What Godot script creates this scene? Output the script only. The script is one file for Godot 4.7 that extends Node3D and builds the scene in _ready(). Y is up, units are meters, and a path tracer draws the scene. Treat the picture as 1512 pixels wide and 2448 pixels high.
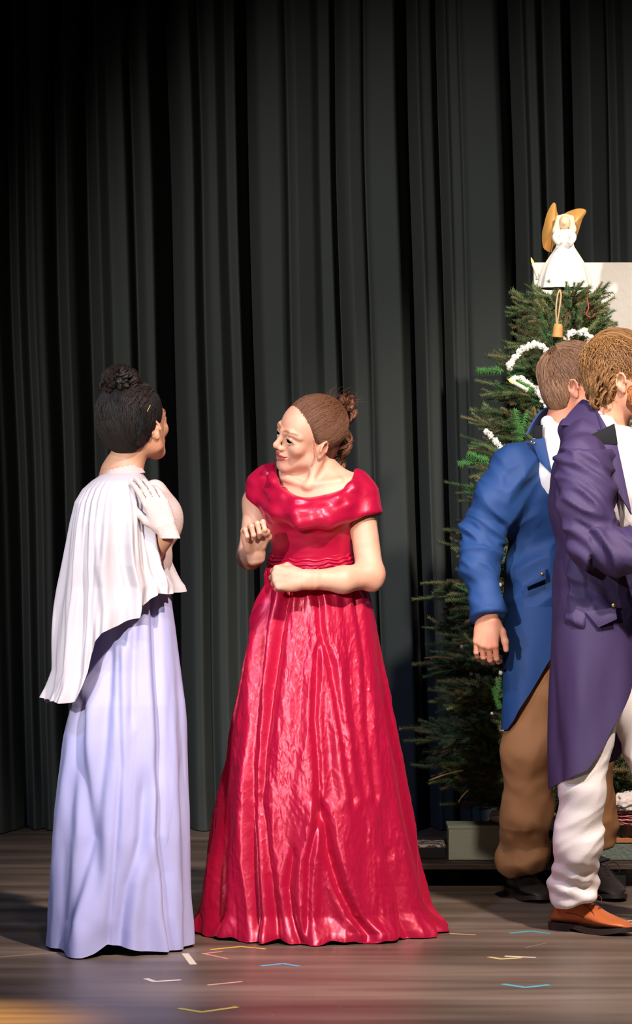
extends Node3D
# A stage: two women talk before a dark curtain, two men in tailcoats pass a decorated fir tree.
# Metres, y up. The lens stands at EYE and looks along -z; the women stand near z = 0, the curtain hangs at z = -2.8.

func _ready() -> void:
	view_and_light()
	make_materials()
	setting()
	floor_tapes()
	lavender_woman()
	red_woman()
	blue_man()
	purple_man()
	fir_tree()
	under_the_tree()

# ---------------------------------------------------------------- camera, environment, lamps, exposure
func view_and_light() -> void:
	var cam := Camera3D.new()
	cam.name = "camera"
	cam.position = EYE
	cam.fov = rad_to_deg(2.0 * atan(1224.0 / FOCAL))
	cam.near = 0.1
	cam.far = 60.0
	add_child(cam)
	cam.current = true
	var env := Environment.new()
	env.background_mode = Environment.BG_COLOR
	env.background_color = Color(0.0, 0.0, 0.0)
	env.tonemap_mode = Environment.TONE_MAPPER_LINEAR
	env.tonemap_exposure = 0.92
	env.sdfgi_enabled = true
	env.ssao_enabled = true
	env.ssil_enabled = true
	var we := WorldEnvironment.new()
	we.name = "environment"
	we.environment = env
	add_child(we)
	# stage lamps on the front pipe: place, aim, colour, energy, cone, softness
	stage_lamp(Vector3(1.8, 5.25, 4.4), Vector3(0.52, 0.50, 0.30), Color(1.0, 0.92, 0.875), 68.0, 16.5, 0.8, 0.12, "wide stage lamp right of the middle of the front pipe")
	stage_lamp(Vector3(0.2, 5.3, 4.6), Vector3(0.55, 0.10, 0.10), Color(1.0, 0.92, 0.87), 20.0, 14.0, 0.8, 0.12, "stage lamp at the middle of the front pipe")
	stage_lamp(Vector3(-2.4, 5.2, 4.8), Vector3(0.0, 0.8, 0.0), Color(0.66, 0.76, 1.0), 17.0, 20.0, 0.8, 0.12, "cool blue stage lamp at the left of the front pipe")
	stage_lamp(Vector3(2.9, 5.1, 2.6), Vector3(1.20, 1.55, -1.7), Color(1.0, 0.94, 0.88), 46.0, 12.0, 0.8, 0.12, "narrow stage lamp at the far right, pointed at the fir tree")
	stage_lamp(Vector3(-4.4, 4.0, 12.0), Vector3(0.45, 1.28, -2.6), Color(0.98, 0.955, 0.93), 176.0, 8.3, 0.8, 0.15, "follow spot high at the back left of the house")
	stage_lamp(Vector3(-3.2, 2.6, 3.2), Vector3(-1.10, 0.0, 1.80), Color(1.0, 0.80, 0.52), 150.0, 7.0, 0.7, 0.08, "small amber lamp on a side stand, pointed at the floor")

func stage_lamp(where: Vector3, aim: Vector3, col: Color, energy: float, cone: float, blend: float, size: float, label: String) -> void:
	var l := SpotLight3D.new()
	l.name = numbered("stage_beam")
	l.light_color = col
	l.light_energy = energy
	l.spot_angle = cone
	l.spot_angle_attenuation = blend
	l.spot_range = 30.0
	l.spot_attenuation = 2.0
	l.light_size = size
	l.shadow_enabled = true
	l.look_at_from_position(where, aim)
	add_child(l)
	var dir := (aim - where).normalized()
	# the can: a turned housing behind the lens, a glowing lens, a yoke
	var o := thing("stage_lamp", label, "stage light", where, "stage lamps on the front pipe")
	var bx := Basis.looking_at(dir, Vector3.UP) * Basis(Vector3.RIGHT, PI / 2.0)
	var b := Bld.new()
	var tr := Transform3D(bx, where)
	# local y points backwards out of the lamp
	b.lathe(PackedVector2Array([Vector2(0.001, 0.34), Vector2(0.06, 0.33), Vector2(0.085, 0.27), Vector2(0.10, 0.16), Vector2(0.105, 0.03), Vector2(0.10, 0.03), Vector2(0.09, 0.10), Vector2(0.001, 0.11)]), tr, Color.WHITE, 28)
	part("housing", b, mat(rgb(22, 22, 24), 0.6), o)
	var g := Bld.new()
	g.lathe(PackedVector2Array([Vector2(0.001, 0.055), Vector2(0.098, 0.05), Vector2(0.098, 0.045), Vector2(0.001, 0.042)]), tr, Color.WHITE, 28)
	var gm := mat(Color(0.9, 0.9, 0.9), 0.3)
	gm.emission_enabled = true
	gm.emission = col
	gm.emission_energy_multiplier = 3.0
	part("lens", g, gm, o, "glowing round lens")
	var y := Bld.new()
	y.tube(curve([where + bx.x * 0.125 - dir * 0.16, where + bx.x * 0.125 - dir * 0.16 + Vector3(0, 0.24, 0), where - bx.x * 0.125 - dir * 0.16 + Vector3(0, 0.24, 0), where - bx.x * 0.125 - dir * 0.16], 16), 0.012, 0.012, Color.WHITE, 6)
	part("yoke", y, mat(rgb(30, 30, 32), 0.5), o)
# ---------------------------------------------------------------- mesh collector
class Bld:
	var V := PackedVector3Array()
	var N := PackedVector3Array()
	var C := PackedColorArray()
	var T := PackedVector2Array()
	var I := PackedInt32Array()
	func vert(p: Vector3, n: Vector3, c: Color, uv := Vector2.ZERO) -> int:
		V.append(p); N.append(n); C.append(c); T.append(uv)
		return V.size() - 1
	func tri(a: int, b: int, c: int) -> void:
		# front faces run clockwise: the corner order is turned to agree with the normals
		var g := (V[b] - V[a]).cross(V[c] - V[a])
		if g.dot(N[a] + N[b] + N[c]) > 0.0:
			I.append(a); I.append(c); I.append(b)
		else:
			I.append(a); I.append(b); I.append(c)
	func quad(a: int, b: int, c: int, d: int) -> void:
		tri(a, b, c); tri(a, c, d)
	func mesh() -> ArrayMesh:
		var arr := []
		arr.resize(Mesh.ARRAY_MAX)
		arr[Mesh.ARRAY_VERTEX] = V
		arr[Mesh.ARRAY_NORMAL] = N
		arr[Mesh.ARRAY_COLOR] = C
		arr[Mesh.ARRAY_TEX_UV] = T
		arr[Mesh.ARRAY_INDEX] = I
		var m := ArrayMesh.new()
		m.add_surface_from_arrays(Mesh.PRIMITIVE_TRIANGLES, arr)
		return m
	# --- a grid of points, nu along u (fast), nv along v
	func grid(P: PackedVector3Array, nu: int, nv: int, closed: bool, col: Color, flip := false, us := 1.0, vs := 1.0) -> PackedVector3Array:
		var base := V.size()
		var ns := PackedVector3Array()
		ns.resize(nu * nv)
		for j in nv:
			var j0 := maxi(j - 1, 0)
			var j1 := mini(j + 1, nv - 1)
			for i in nu:
				var i0 := i - 1
				var i1 := i + 1
				if closed:
					i0 = (i + nu - 1) % nu
					i1 = (i + 1) % nu
				else:
					i0 = maxi(i0, 0)
					i1 = mini(i1, nu - 1)
				var n := (P[j * nu + i1] - P[j * nu + i0]).cross(P[j1 * nu + i] - P[j0 * nu + i])
				if n.length_squared() < 1e-18:
					n = Vector3.UP
				n = n.normalized()
				if flip: n = -n
				ns[j * nu + i] = n
				vert(P[j * nu + i], n, col, Vector2(us * i / maxf(1.0, nu - 1), vs * j / maxf(1.0, nv - 1)))
		var mu := nu if closed else nu - 1
		for j in nv - 1:
			for i in mu:
				var a := base + j * nu + i
				var b := base + j * nu + (i + 1) % nu
				quad(a, b, b + nu, a + nu)
		return ns
	# --- cloth of some thickness: the grid, the same grid set in by th, and the rims between
	func sheet(P: PackedVector3Array, nu: int, nv: int, closed: bool, th: float, col: Color, flip := false, us := 1.0, vs := 1.0) -> void:
		var ns := grid(P, nu, nv, closed, col, flip, us, vs)
		var Q := PackedVector3Array()
		Q.resize(P.size())
		for i in P.size():
			Q[i] = P[i] - ns[i] * th
		grid(Q, nu, nv, closed, col, not flip, us, vs)
		for e in [0, nv - 1]:
			var r := PackedVector3Array()
			var m := nu + 1 if closed else nu
			for i in m: r.append(P[e * nu + i % nu])
			for i in m: r.append(Q[e * nu + i % nu])
			grid(r, m, 2, false, col, (e == 0) == flip)
		if not closed:
			for e in [0, nu - 1]:
				var r := PackedVector3Array()
				for j in nv: r.append(P[j * nu + e])
				for j in nv: r.append(Q[j * nu + e])
				grid(r, nv, 2, false, col, (e == 0) != flip)
	func tube(pts: PackedVector3Array, r0: float, r1: float, col: Color, sides := 6, capped := true, rr := PackedFloat32Array()) -> void:
		var n := pts.size()
		if n < 2: return
		var base := V.size()
		var t := (pts[1] - pts[0]).normalized()
		var s := t.cross(Vector3.UP if absf(t.y) < 0.9 else Vector3.RIGHT).normalized()
		for j in n:
			var t2: Vector3
			if j == 0: t2 = pts[1] - pts[0]
			elif j == n - 1: t2 = pts[n - 1] - pts[n - 2]
			else: t2 = pts[j + 1] - pts[j - 1]
			if t2.length_squared() > 1e-14: t = t2.normalized()
			s = (s - t * s.dot(t)).normalized()
			var q := t.cross(s)
			var r := lerpf(r0, r1, float(j) / (n - 1))
			if rr.size() == n: r = rr[j]
			for i in sides:
				var a := TAU * i / sides
				var d := s * cos(a) + q * sin(a)
				vert(pts[j] + d * r, d, col, Vector2(float(i) / sides, float(j) / n))
		for j in n - 1:
			for i in sides:
				var a := base + j * sides + i
				var b := base + j * sides + (i + 1) % sides
				quad(a, b, b + sides, a + sides)
		if capped:
			for e in [0, n - 1]:
				var nn := (pts[0] - pts[1]).normalized() if e == 0 else (pts[n - 1] - pts[n - 2]).normalized()
				var cc := vert(pts[e], nn, col)
				var first := -1
				for i in sides:
					var k := vert(V[base + e * sides + i], nn, col)
					if i == 0: first = k
				for i in sides:
					tri(cc, first + i, first + (i + 1) % sides)
	# --- outline turned round the y axis; profile holds (radius, height)
	func lathe(prof: PackedVector2Array, at: Transform3D, col: Color, seg := 24) -> void:
		var P := PackedVector3Array()
		for p in prof:
			for i in seg:
				var a := TAU * i / seg
				P.append(at * Vector3(p.x * cos(a), p.y, p.x * sin(a)))
		grid(P, seg, prof.size(), true, col, false)
	# --- a bevelled box
	func box(at: Transform3D, size: Vector3, bev: float, col: Color) -> void:
		var h := size * 0.5
		bev = minf(bev, minf(h.x, minf(h.y, h.z)) * 0.8)
		for ax in 3:
			for sg in [-1.0, 1.0]:
				var n := Vector3.ZERO
				n[ax] = sg
				var u := (ax + 1) % 3
				var w := (ax + 2) % 3
				var ids := PackedInt32Array()
				for c in [[-1.0, -1.0], [1.0, -1.0], [1.0, 1.0], [-1.0, 1.0]]:
					var p := Vector3.ZERO
					p[ax] = sg * h[ax]
					p[u] = c[0] * (h[u] - bev)
					p[w] = c[1] * (h[w] - bev)
					ids.append(vert(at * p, at.basis * n, col, Vector2(p[u], p[w])))
				quad(ids[0], ids[1], ids[2], ids[3])
		for ax in 3:
			var u := (ax + 1) % 3
			var w := (ax + 2) % 3
			for su in [-1.0, 1.0]:
				for sw in [-1.0, 1.0]:
					var nu_ := Vector3.ZERO
					nu_[u] = su
					var nw := Vector3.ZERO
					nw[w] = sw
					var ids := PackedInt32Array()
					for c in [[-1.0, 0], [1.0, 0], [1.0, 1], [-1.0, 1]]:
						var p := Vector3.ZERO
						p[ax] = c[0] * (h[ax] - bev)
						p[u] = su * (h[u] if c[1] == 0 else h[u] - bev)
						p[w] = sw * (h[w] - bev if c[1] == 0 else h[w])
						ids.append(vert(at * p, at.basis * (nu_ if c[1] == 0 else nw), col))
					quad(ids[0], ids[1], ids[2], ids[3])
		for sx in [-1.0, 1.0]:
			for sy in [-1.0, 1.0]:
				for sz in [-1.0, 1.0]:
					var s := Vector3(sx, sy, sz)
					var ids := PackedInt32Array()
					for ax in 3:
						var p := Vector3.ZERO
						for q in 3:
							p[q] = s[q] * (h[q] if q == ax else h[q] - bev)
						var n := Vector3.ZERO
						n[ax] = s[ax]
						ids.append(vert(at * p, at.basis * n, col))
					tri(ids[0], ids[1], ids[2])

# ---------------------------------------------------------------- distance field of tapered capsules, ellipsoids and planes
class Field:
	var kind := PackedInt32Array()
	var op := PackedInt32Array()
	var k := PackedFloat32Array()
	var a := PackedVector3Array()
	var ab := PackedVector3Array()
	var il := PackedFloat32Array()
	var ra := PackedFloat32Array()
	var rb := PackedFloat32Array()
	var inv: Array[Transform3D] = []
	var rad := PackedVector3Array()
	var lo := Vector3(1e9, 1e9, 1e9)
	var hi := Vector3(-1e9, -1e9, -1e9)
	func _push(kd: int, o: int, kk: float, pa: Vector3, pab: Vector3, l: float, r0: float, r1: float, iv: Transform3D, rd: Vector3) -> void:
		kind.append(kd); op.append(o); k.append(kk); a.append(pa); ab.append(pab); il.append(l)
		ra.append(r0); rb.append(r1); inv.append(iv); rad.append(rd)
	func cap(p: Vector3, q: Vector3, r0: float, r1: float, kk := 0.012, o := 0) -> void:
		var d := q - p
		_push(0, o, kk, p, d, 1.0 / maxf(d.length_squared(), 1e-10), r0, r1, Transform3D(), Vector3.ONE)
		if o == 0:
			var r := Vector3.ONE * maxf(r0, r1)
			lo = lo.min(p - r).min(q - r)
			hi = hi.max(p + r).max(q + r)
	func ell(c: Vector3, r: Vector3, bs := Basis(), kk := 0.012, o := 0) -> void:
		var x := Transform3D(bs.orthonormalized(), c)
		_push(1, o, kk, c, Vector3.ZERO, 0.0, 0.0, 0.0, x.affine_inverse(), r)
		if o == 0:
			var m := Vector3.ONE * maxf(r.x, maxf(r.y, r.z))
			lo = lo.min(c - m)
			hi = hi.max(c + m)
	func plane(p: Vector3, n: Vector3, kk := 0.004) -> void:  # takes away what lies on the side n points to
		_push(2, 1, kk, p, -n.normalized(), 0.0, 0.0, 0.0, Transform3D(), Vector3.ONE)
	func chain(pts: Array, rs: Array, kk := 0.012, o := 0) -> void:
		for i in pts.size() - 1:
			cap(pts[i], pts[i + 1], rs[i], rs[i + 1], kk, o)
	func one(i: int, p: Vector3) -> float:
		if kind[i] == 0:
			var ap := p - a[i]
			var h := clampf(ap.dot(ab[i]) * il[i], 0.0, 1.0)
			return (ap - ab[i] * h).length() - (ra[i] + (rb[i] - ra[i]) * h)
		if kind[i] == 1:
			var q := inv[i] * p
			var r := rad[i]
			var q1 := q / r
			var k0 := q1.length()
			var k1 := (q1 / r).length()
			if k1 < 1e-6: return -minf(r.x, minf(r.y, r.z))
			return k0 * (k0 - 1.0) / k1
		return (p - a[i]).dot(ab[i])
	func eval(p: Vector3, act: PackedInt32Array) -> float:
		var d := 10.0
		for i in act:
			var e := 0.0
			var kd := kind[i]
			if kd == 0:
				var ap := p - a[i]
				var h := clampf(ap.dot(ab[i]) * il[i], 0.0, 1.0)
				e = (ap - ab[i] * h).length() - (ra[i] + (rb[i] - ra[i]) * h)
			elif kd == 1:
				var r := rad[i]
				var q1 := (inv[i] * p) / r
				var k0 := q1.length()
				var k1 := (q1 / r).length()
				e = k0 * (k0 - 1.0) / k1 if k1 > 1e-6 else -minf(r.x, minf(r.y, r.z))
			else:
				e = (p - a[i]).dot(ab[i])
			var kk := k[i]
			if op[i] == 0:
				var hh := maxf(kk - absf(d - e), 0.0)
				d = minf(d, e) - hh * hh * 0.25 / kk
			else:
				var hh := maxf(kk - absf(d + e), 0.0)
				d = maxf(d, -e) + hh * hh * 0.25 / kk
		return d
	func full(p: Vector3) -> float:
		var act := PackedInt32Array()
		for i in kind.size(): act.append(i)
		return eval(p, act)

const BS := 6
# meshes a field as surface nets; colour(p, n) -> Color and push(p, n) -> metres are optional
func net(f: Field, b: Bld, cell: float, lo: Vector3, hi: Vector3, colour = null, push = null, plain_col := Color.WHITE) -> void:
	lo = lo.max(f.lo - Vector3.ONE * cell * 3.0)
	hi = hi.min(f.hi + Vector3.ONE * cell * 3.0)
	var nb := Vector3i(((hi - lo) / (cell * BS)).ceil()).max(Vector3i.ONE)
	var nx := nb.x * BS + 1
	var ny := nb.y * BS + 1
	var nz := nb.z * BS + 1
	var sxy := nx * ny
	var D := PackedFloat32Array()
	D.resize(nx * ny * nz)
	D.fill(1e6)
	var id := PackedInt32Array()
	id.resize(nx * ny * nz)
	id.fill(-1)
	var R := cell * BS * 0.8661
	var np := f.kind.size()
	var es := PackedFloat32Array()
	es.resize(np)
	var base := b.V.size()
	var cells := PackedInt32Array()
	var sub := Vector3(0.001, 0.0, 0.0)
	for bz in nb.z:
		for by in nb.y:
			for bx in nb.x:
				var c := lo + Vector3(bx + 0.5, by + 0.5, bz + 0.5) * (cell * BS)
				var d := 10.0
				for i in np:
					var e := f.one(i, c)
					es[i] = e
					var kk := f.k[i]
					if f.op[i] == 0:
						var hh := maxf(kk - absf(d - e), 0.0)
						d = minf(d, e) - hh * hh * 0.25 / kk
					else:
						var hh := maxf(kk - absf(d + e), 0.0)
						d = maxf(d, -e) + hh * hh * 0.25 / kk
				if absf(d) > R * 1.5 + 0.006: continue
				var act := PackedInt32Array()
				for i in np:
					if f.op[i] == 0:
						if es[i] < maxf(d, 0.0) + R * 2.6 + f.k[i]: act.append(i)
					elif es[i] < R * 1.6 + f.k[i]: act.append(i)
				var x0 := bx * BS
				var y0 := by * BS
				var z0 := bz * BS
				for z in range(z0, z0 + BS + 1):
					for y in range(y0, y0 + BS + 1):
						for x in range(x0, x0 + BS + 1):
							var g := z * sxy + y * nx + x
							if D[g] > 1e5:
								D[g] = f.eval(lo + Vector3(x, y, z) * cell, act)
				for z in range(z0, z0 + BS):
					for y in range(y0, y0 + BS):
						for x in range(x0, x0 + BS):
							var g := z * sxy + y * nx + x
							var d0 := D[g]
							var d1 := D[g + 1]
							var d2 := D[g + nx]
							var d3 := D[g + nx + 1]
							var d4 := D[g + sxy]
							var d5 := D[g + sxy + 1]
							var d6 := D[g + sxy + nx]
							var d7 := D[g + sxy + nx + 1]
							var m := int(d0 < 0.0) + int(d1 < 0.0) + int(d2 < 0.0) + int(d3 < 0.0) + int(d4 < 0.0) + int(d5 < 0.0) + int(d6 < 0.0) + int(d7 < 0.0)
							if m == 0 or m == 8: continue
							var s := Vector3.ZERO
							var n := 0
							if (d0 < 0.0) != (d1 < 0.0): s += Vector3(d0 / (d0 - d1), 0, 0); n += 1
							if (d2 < 0.0) != (d3 < 0.0): s += Vector3(d2 / (d2 - d3), 1, 0); n += 1
							if (d4 < 0.0) != (d5 < 0.0): s += Vector3(d4 / (d4 - d5), 0, 1); n += 1
							if (d6 < 0.0) != (d7 < 0.0): s += Vector3(d6 / (d6 - d7), 1, 1); n += 1
							if (d0 < 0.0) != (d2 < 0.0): s += Vector3(0, d0 / (d0 - d2), 0); n += 1
							if (d1 < 0.0) != (d3 < 0.0): s += Vector3(1, d1 / (d1 - d3), 0); n += 1
							if (d4 < 0.0) != (d6 < 0.0): s += Vector3(0, d4 / (d4 - d6), 1); n += 1
							if (d5 < 0.0) != (d7 < 0.0): s += Vector3(1, d5 / (d5 - d7), 1); n += 1
							if (d0 < 0.0) != (d4 < 0.0): s += Vector3(0, 0, d0 / (d0 - d4)); n += 1
							if (d1 < 0.0) != (d5 < 0.0): s += Vector3(1, 0, d1 / (d1 - d5)); n += 1
							if (d2 < 0.0) != (d6 < 0.0): s += Vector3(0, 1, d2 / (d2 - d6)); n += 1
							if (d3 < 0.0) != (d7 < 0.0): s += Vector3(1, 1, d3 / (d3 - d7)); n += 1
							var p := lo + (Vector3(x, y, z) + s / n) * cell
							var gr := Vector3(d1 - d0 + d3 - d2 + d5 - d4 + d7 - d6, d2 - d0 + d3 - d1 + d6 - d4 + d7 - d5, d4 - d0 + d5 - d1 + d6 - d2 + d7 - d3)
							gr = gr.normalized()
							p -= gr * clampf(f.eval(p, act), -cell * 0.5, cell * 0.5)
							id[g] = b.V.size()
							cells.append(g)
							b.V.append(p)
							b.N.append(gr)
							b.C.append(plain_col)
							b.T.append(Vector2(p.x, p.y))
	# finer normals: average with the neighbours is enough at these cell sizes
	var acc := PackedVector3Array()
	acc.resize(b.V.size() - base)
	var quads := PackedInt32Array()
	for g in cells:
		var x := g % nx
		var y := (g / nx) % ny
		var z := g / sxy
		if x == 0 or y == 0 or z == 0: continue
		var i0 := id[g]
		var s0 := D[g] < 0.0
		if D[g + 1] < 1e5 and s0 != (D[g + 1] < 0.0):
			var p1 := id[g - nx]; var p2 := id[g - nx - sxy]; var p3 := id[g - sxy]
			if p1 >= 0 and p2 >= 0 and p3 >= 0: quads.append_array([i0, p1, p2, p3])
		if D[g + nx] < 1e5 and s0 != (D[g + nx] < 0.0):
			var p1 := id[g - sxy]; var p2 := id[g - sxy - 1]; var p3 := id[g - 1]
			if p1 >= 0 and p2 >= 0 and p3 >= 0: quads.append_array([i0, p1, p2, p3])
		if D[g + sxy] < 1e5 and s0 != (D[g + sxy] < 0.0):
			var p1 := id[g - 1]; var p2 := id[g - 1 - nx]; var p3 := id[g - nx]
			if p1 >= 0 and p2 >= 0 and p3 >= 0: quads.append_array([i0, p1, p2, p3])
	if push != null:
		for i in range(base, b.V.size()):
			b.V[i] += b.N[i] * float(push.call(b.V[i], b.N[i]))
	var nq := quads.size() / 4
	for q in nq:
		var q0 := quads[q * 4]
		var q1 := quads[q * 4 + 1]
		var q2 := quads[q * 4 + 2]
		var q3 := quads[q * 4 + 3]
		var g := (b.V[q2] - b.V[q0]).cross(b.V[q3] - b.V[q1])
		if g.dot(b.N[q0] + b.N[q2]) > 0.0:
			b.I.append_array([q0, q2, q1, q0, q3, q2])
		else:
			b.I.append_array([q0, q1, q2, q0, q2, q3])
			g = -g
		acc[q0 - base] += g
		acc[q1 - base] += g
		acc[q2 - base] += g
		acc[q3 - base] += g
	for i in range(base, b.V.size()):
		if acc[i - base].length_squared() > 1e-20:
			var an := acc[i - base].normalized()
			b.N[i] = an if push != null else (b.N[i] + an).normalized()
		if colour != null: b.C[i] = colour.call(b.V[i], b.N[i])

# ---------------------------------------------------------------- helpers
const FOCAL := 7200.0      # pixels, for a frame 2448 high
const EYE := Vector3(0.0, 1.25, 9.0)
const ALL_LO := Vector3(-50, -50, -50)
const ALL_HI := Vector3(50, 50, 50)

func at(px: float, py: float, d: float) -> Vector3:   # where a point of the photograph stands, d metres from the lens
	return Vector3((px - 756.0) * d / FOCAL, EYE.y + (1224.0 - py) * d / FOCAL, EYE.z - d)

func lin(r: float, g: float, b: float) -> Color:       # sRGB bytes to the linear values vertex colours use
	return Color(r / 255.0, g / 255.0, b / 255.0).srgb_to_linear()

func ramp(keys: PackedVector2Array, x: float) -> float:
	if x <= keys[0].x: return keys[0].y
	for i in keys.size() - 1:
		if x <= keys[i + 1].x:
			var t := (x - keys[i].x) / maxf(keys[i + 1].x - keys[i].x, 1e-9)
			return lerpf(keys[i].y, keys[i + 1].y, t)
	return keys[keys.size() - 1].y

func soft(keys: PackedVector2Array, x: float) -> float:   # the same with eased steps
	if x <= keys[0].x: return keys[0].y
	for i in keys.size() - 1:
		if x <= keys[i + 1].x:
			return lerpf(keys[i].y, keys[i + 1].y, smoothstep(keys[i].x, keys[i + 1].x, x))
	return keys[keys.size() - 1].y

func curve(pts: Array, n: int) -> PackedVector3Array:   # Catmull-Rom through the points
	var out := PackedVector3Array()
	var m := pts.size()
	for k in n:
		var t := float(k) / (n - 1) * (m - 1)
		var i := mini(int(t), m - 2)
		var p0: Vector3 = pts[maxi(i - 1, 0)]
		var p1: Vector3 = pts[i]
		var p2: Vector3 = pts[i + 1]
		var p3: Vector3 = pts[mini(i + 2, m - 1)]
		out.append(p1.cubic_interpolate(p2, p0, p3, t - i))
	return out

var names := {}
func numbered(called: String) -> String:
	names[called] = int(names.get(called, -1)) + 1
	return called if names[called] == 0 else "%s_%03d" % [called, names[called]]

func thing(called: String, label: String, category: String, where := Vector3.ZERO, group := "") -> Node3D:
	var o := Node3D.new()
	o.name = numbered(called)
	o.position = where
	add_child(o)
	o.set_meta("label", label)
	o.set_meta("category", category)
	if group != "": o.set_meta("group", group)
	return o

func part(called: String, b: Bld, m: Material, parent: Node3D, label := "") -> MeshInstance3D:
	# shapes are written in world metres; a part keeps them relative to its thing
	var o := MeshInstance3D.new()
	o.name = called
	var off := Vector3.ZERO
	var p: Node = parent
	while p != null and p != self:
		off += (p as Node3D).position
		p = p.get_parent()
	if off != Vector3.ZERO:
		for i in b.V.size(): b.V[i] -= off
	o.mesh = b.mesh()
	o.material_override = m
	o.cast_shadow = GeometryInstance3D.SHADOW_CASTING_SETTING_ON
	parent.add_child(o, true)
	if label != "": o.set_meta("label", label)
	return o

func single(called: String, b: Bld, m: Material, label: String, category: String, group := "") -> MeshInstance3D:
	# a thing that is one mesh, its node set at the middle of its base
	var lo := ALL_HI
	var hi := ALL_LO
	for v in b.V:
		lo = lo.min(v)
		hi = hi.max(v)
	var o := MeshInstance3D.new()
	o.name = numbered(called)
	var c := Vector3((lo.x + hi.x) * 0.5, lo.y, (lo.z + hi.z) * 0.5)
	for i in b.V.size(): b.V[i] -= c
	o.mesh = b.mesh()
	o.material_override = m
	o.position = c
	add_child(o)
	o.set_meta("label", label)
	o.set_meta("category", category)
	if group != "": o.set_meta("group", group)
	return o

func struct(called: String, b: Bld, m: Material) -> MeshInstance3D:
	var o := MeshInstance3D.new()
	o.name = called
	o.mesh = b.mesh()
	o.material_override = m
	add_child(o)
	o.set_meta("kind", "structure")
	return o

func noise(seed_: int, freq: float, octaves := 3, ridged := false) -> FastNoiseLite:
	var n := FastNoiseLite.new()
	n.seed = seed_
	n.noise_type = FastNoiseLite.TYPE_SIMPLEX_SMOOTH
	n.frequency = freq
	n.fractal_octaves = octaves
	n.fractal_type = FastNoiseLite.FRACTAL_RIDGED if ridged else FastNoiseLite.FRACTAL_FBM
	return n

func relief(seed_: int, freq: float, octaves: int, strength: float, side := 512, sx := 1.0) -> ImageTexture:   # a tiling normal map from noise
	var n := noise(seed_, freq, octaves)
	var im := n.get_seamless_image(side, side)
	im.convert(Image.FORMAT_RGBA8)
	if sx != 1.0: im.resize(int(side * sx), side)
	im.bump_map_to_normal_map(strength)
	return ImageTexture.create_from_image(im)

func mat(col: Color, rough: float, vcol := false) -> StandardMaterial3D:
	var m := StandardMaterial3D.new()
	m.albedo_color = col
	m.roughness = rough
	m.vertex_color_use_as_albedo = vcol
	return m

func rgb(r: float, g: float, b: float) -> Color:
	return Color(r / 255.0, g / 255.0, b / 255.0)

func weave(m: StandardMaterial3D, tex: Texture2D, per_metre: float, scale: float) -> StandardMaterial3D:
	m.normal_enabled = true
	m.normal_texture = tex
	m.normal_scale = scale
	m.uv1_triplanar = true
	m.uv1_scale = Vector3.ONE * per_metre
	return m
# ---------------------------------------------------------------- shared materials
var M := {}
func make_materials() -> void:
	var fine := relief(3, 0.06, 3, 3.0, 512)
	var coarse := relief(5, 0.02, 4, 5.0, 512)
	var skin := mat(Color.WHITE, 0.55, true)
	skin.subsurf_scatter_enabled = true
	skin.subsurf_scatter_strength = 0.12
	M.skin = weave(skin, fine, 9.0, 0.15)
	M.hair = mat(Color.WHITE, 0.62, true)
	M.eye = mat(Color.WHITE, 0.12, true)
	M.satin = weave(mat(rgb(172, 11, 54), 0.36), coarse, 9.0, 0.22)
	M.satin.metallic = 0.25
	M.satin.rim_enabled = true
	M.satin.rim = 0.9
	M.satin.rim_tint = 0.8
	M.lavender = weave(mat(rgb(172, 173, 217), 0.75), fine, 6.0, 0.25)
	M.chiffon = weave(mat(rgb(206, 199, 204), 0.8), fine, 6.0, 0.2)
	M.chiffon.backlight_enabled = true
	M.chiffon.backlight = Color(0.3, 0.29, 0.31)
	M.lace = weave(mat(rgb(212, 190, 184), 0.85), relief(9, 0.09, 2, 14.0, 256), 16.0, 0.45)
	M.blue_cloth = weave(mat(rgb(22, 62, 118), 0.72), fine, 8.0, 0.4)
	M.purple_cloth = weave(mat(rgb(58, 44, 84), 0.7), fine, 8.0, 0.4)
	M.tan_cloth = weave(mat(rgb(146, 100, 62), 0.8), fine, 8.0, 0.5)
	M.white_cloth = weave(mat(rgb(238, 232, 228), 0.8), fine, 8.0, 0.4)
	M.velvet = mat(rgb(10, 11, 16), 0.9)
	M.gold = mat(rgb(214, 168, 80), 0.3)
	M.gold.metallic = 0.8
	M.leather = weave(mat(rgb(176, 92, 44), 0.38), fine, 14.0, 0.3)
	M.sole = mat(rgb(40, 30, 26), 0.5)
	M.black_leather = weave(mat(rgb(40, 34, 32), 0.42), fine, 14.0, 0.3)
	M.curtain = weave(mat(rgb(50, 55, 53), 0.92), fine, 10.0, 0.5)
	M.black = mat(rgb(14, 15, 16), 0.9)

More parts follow.
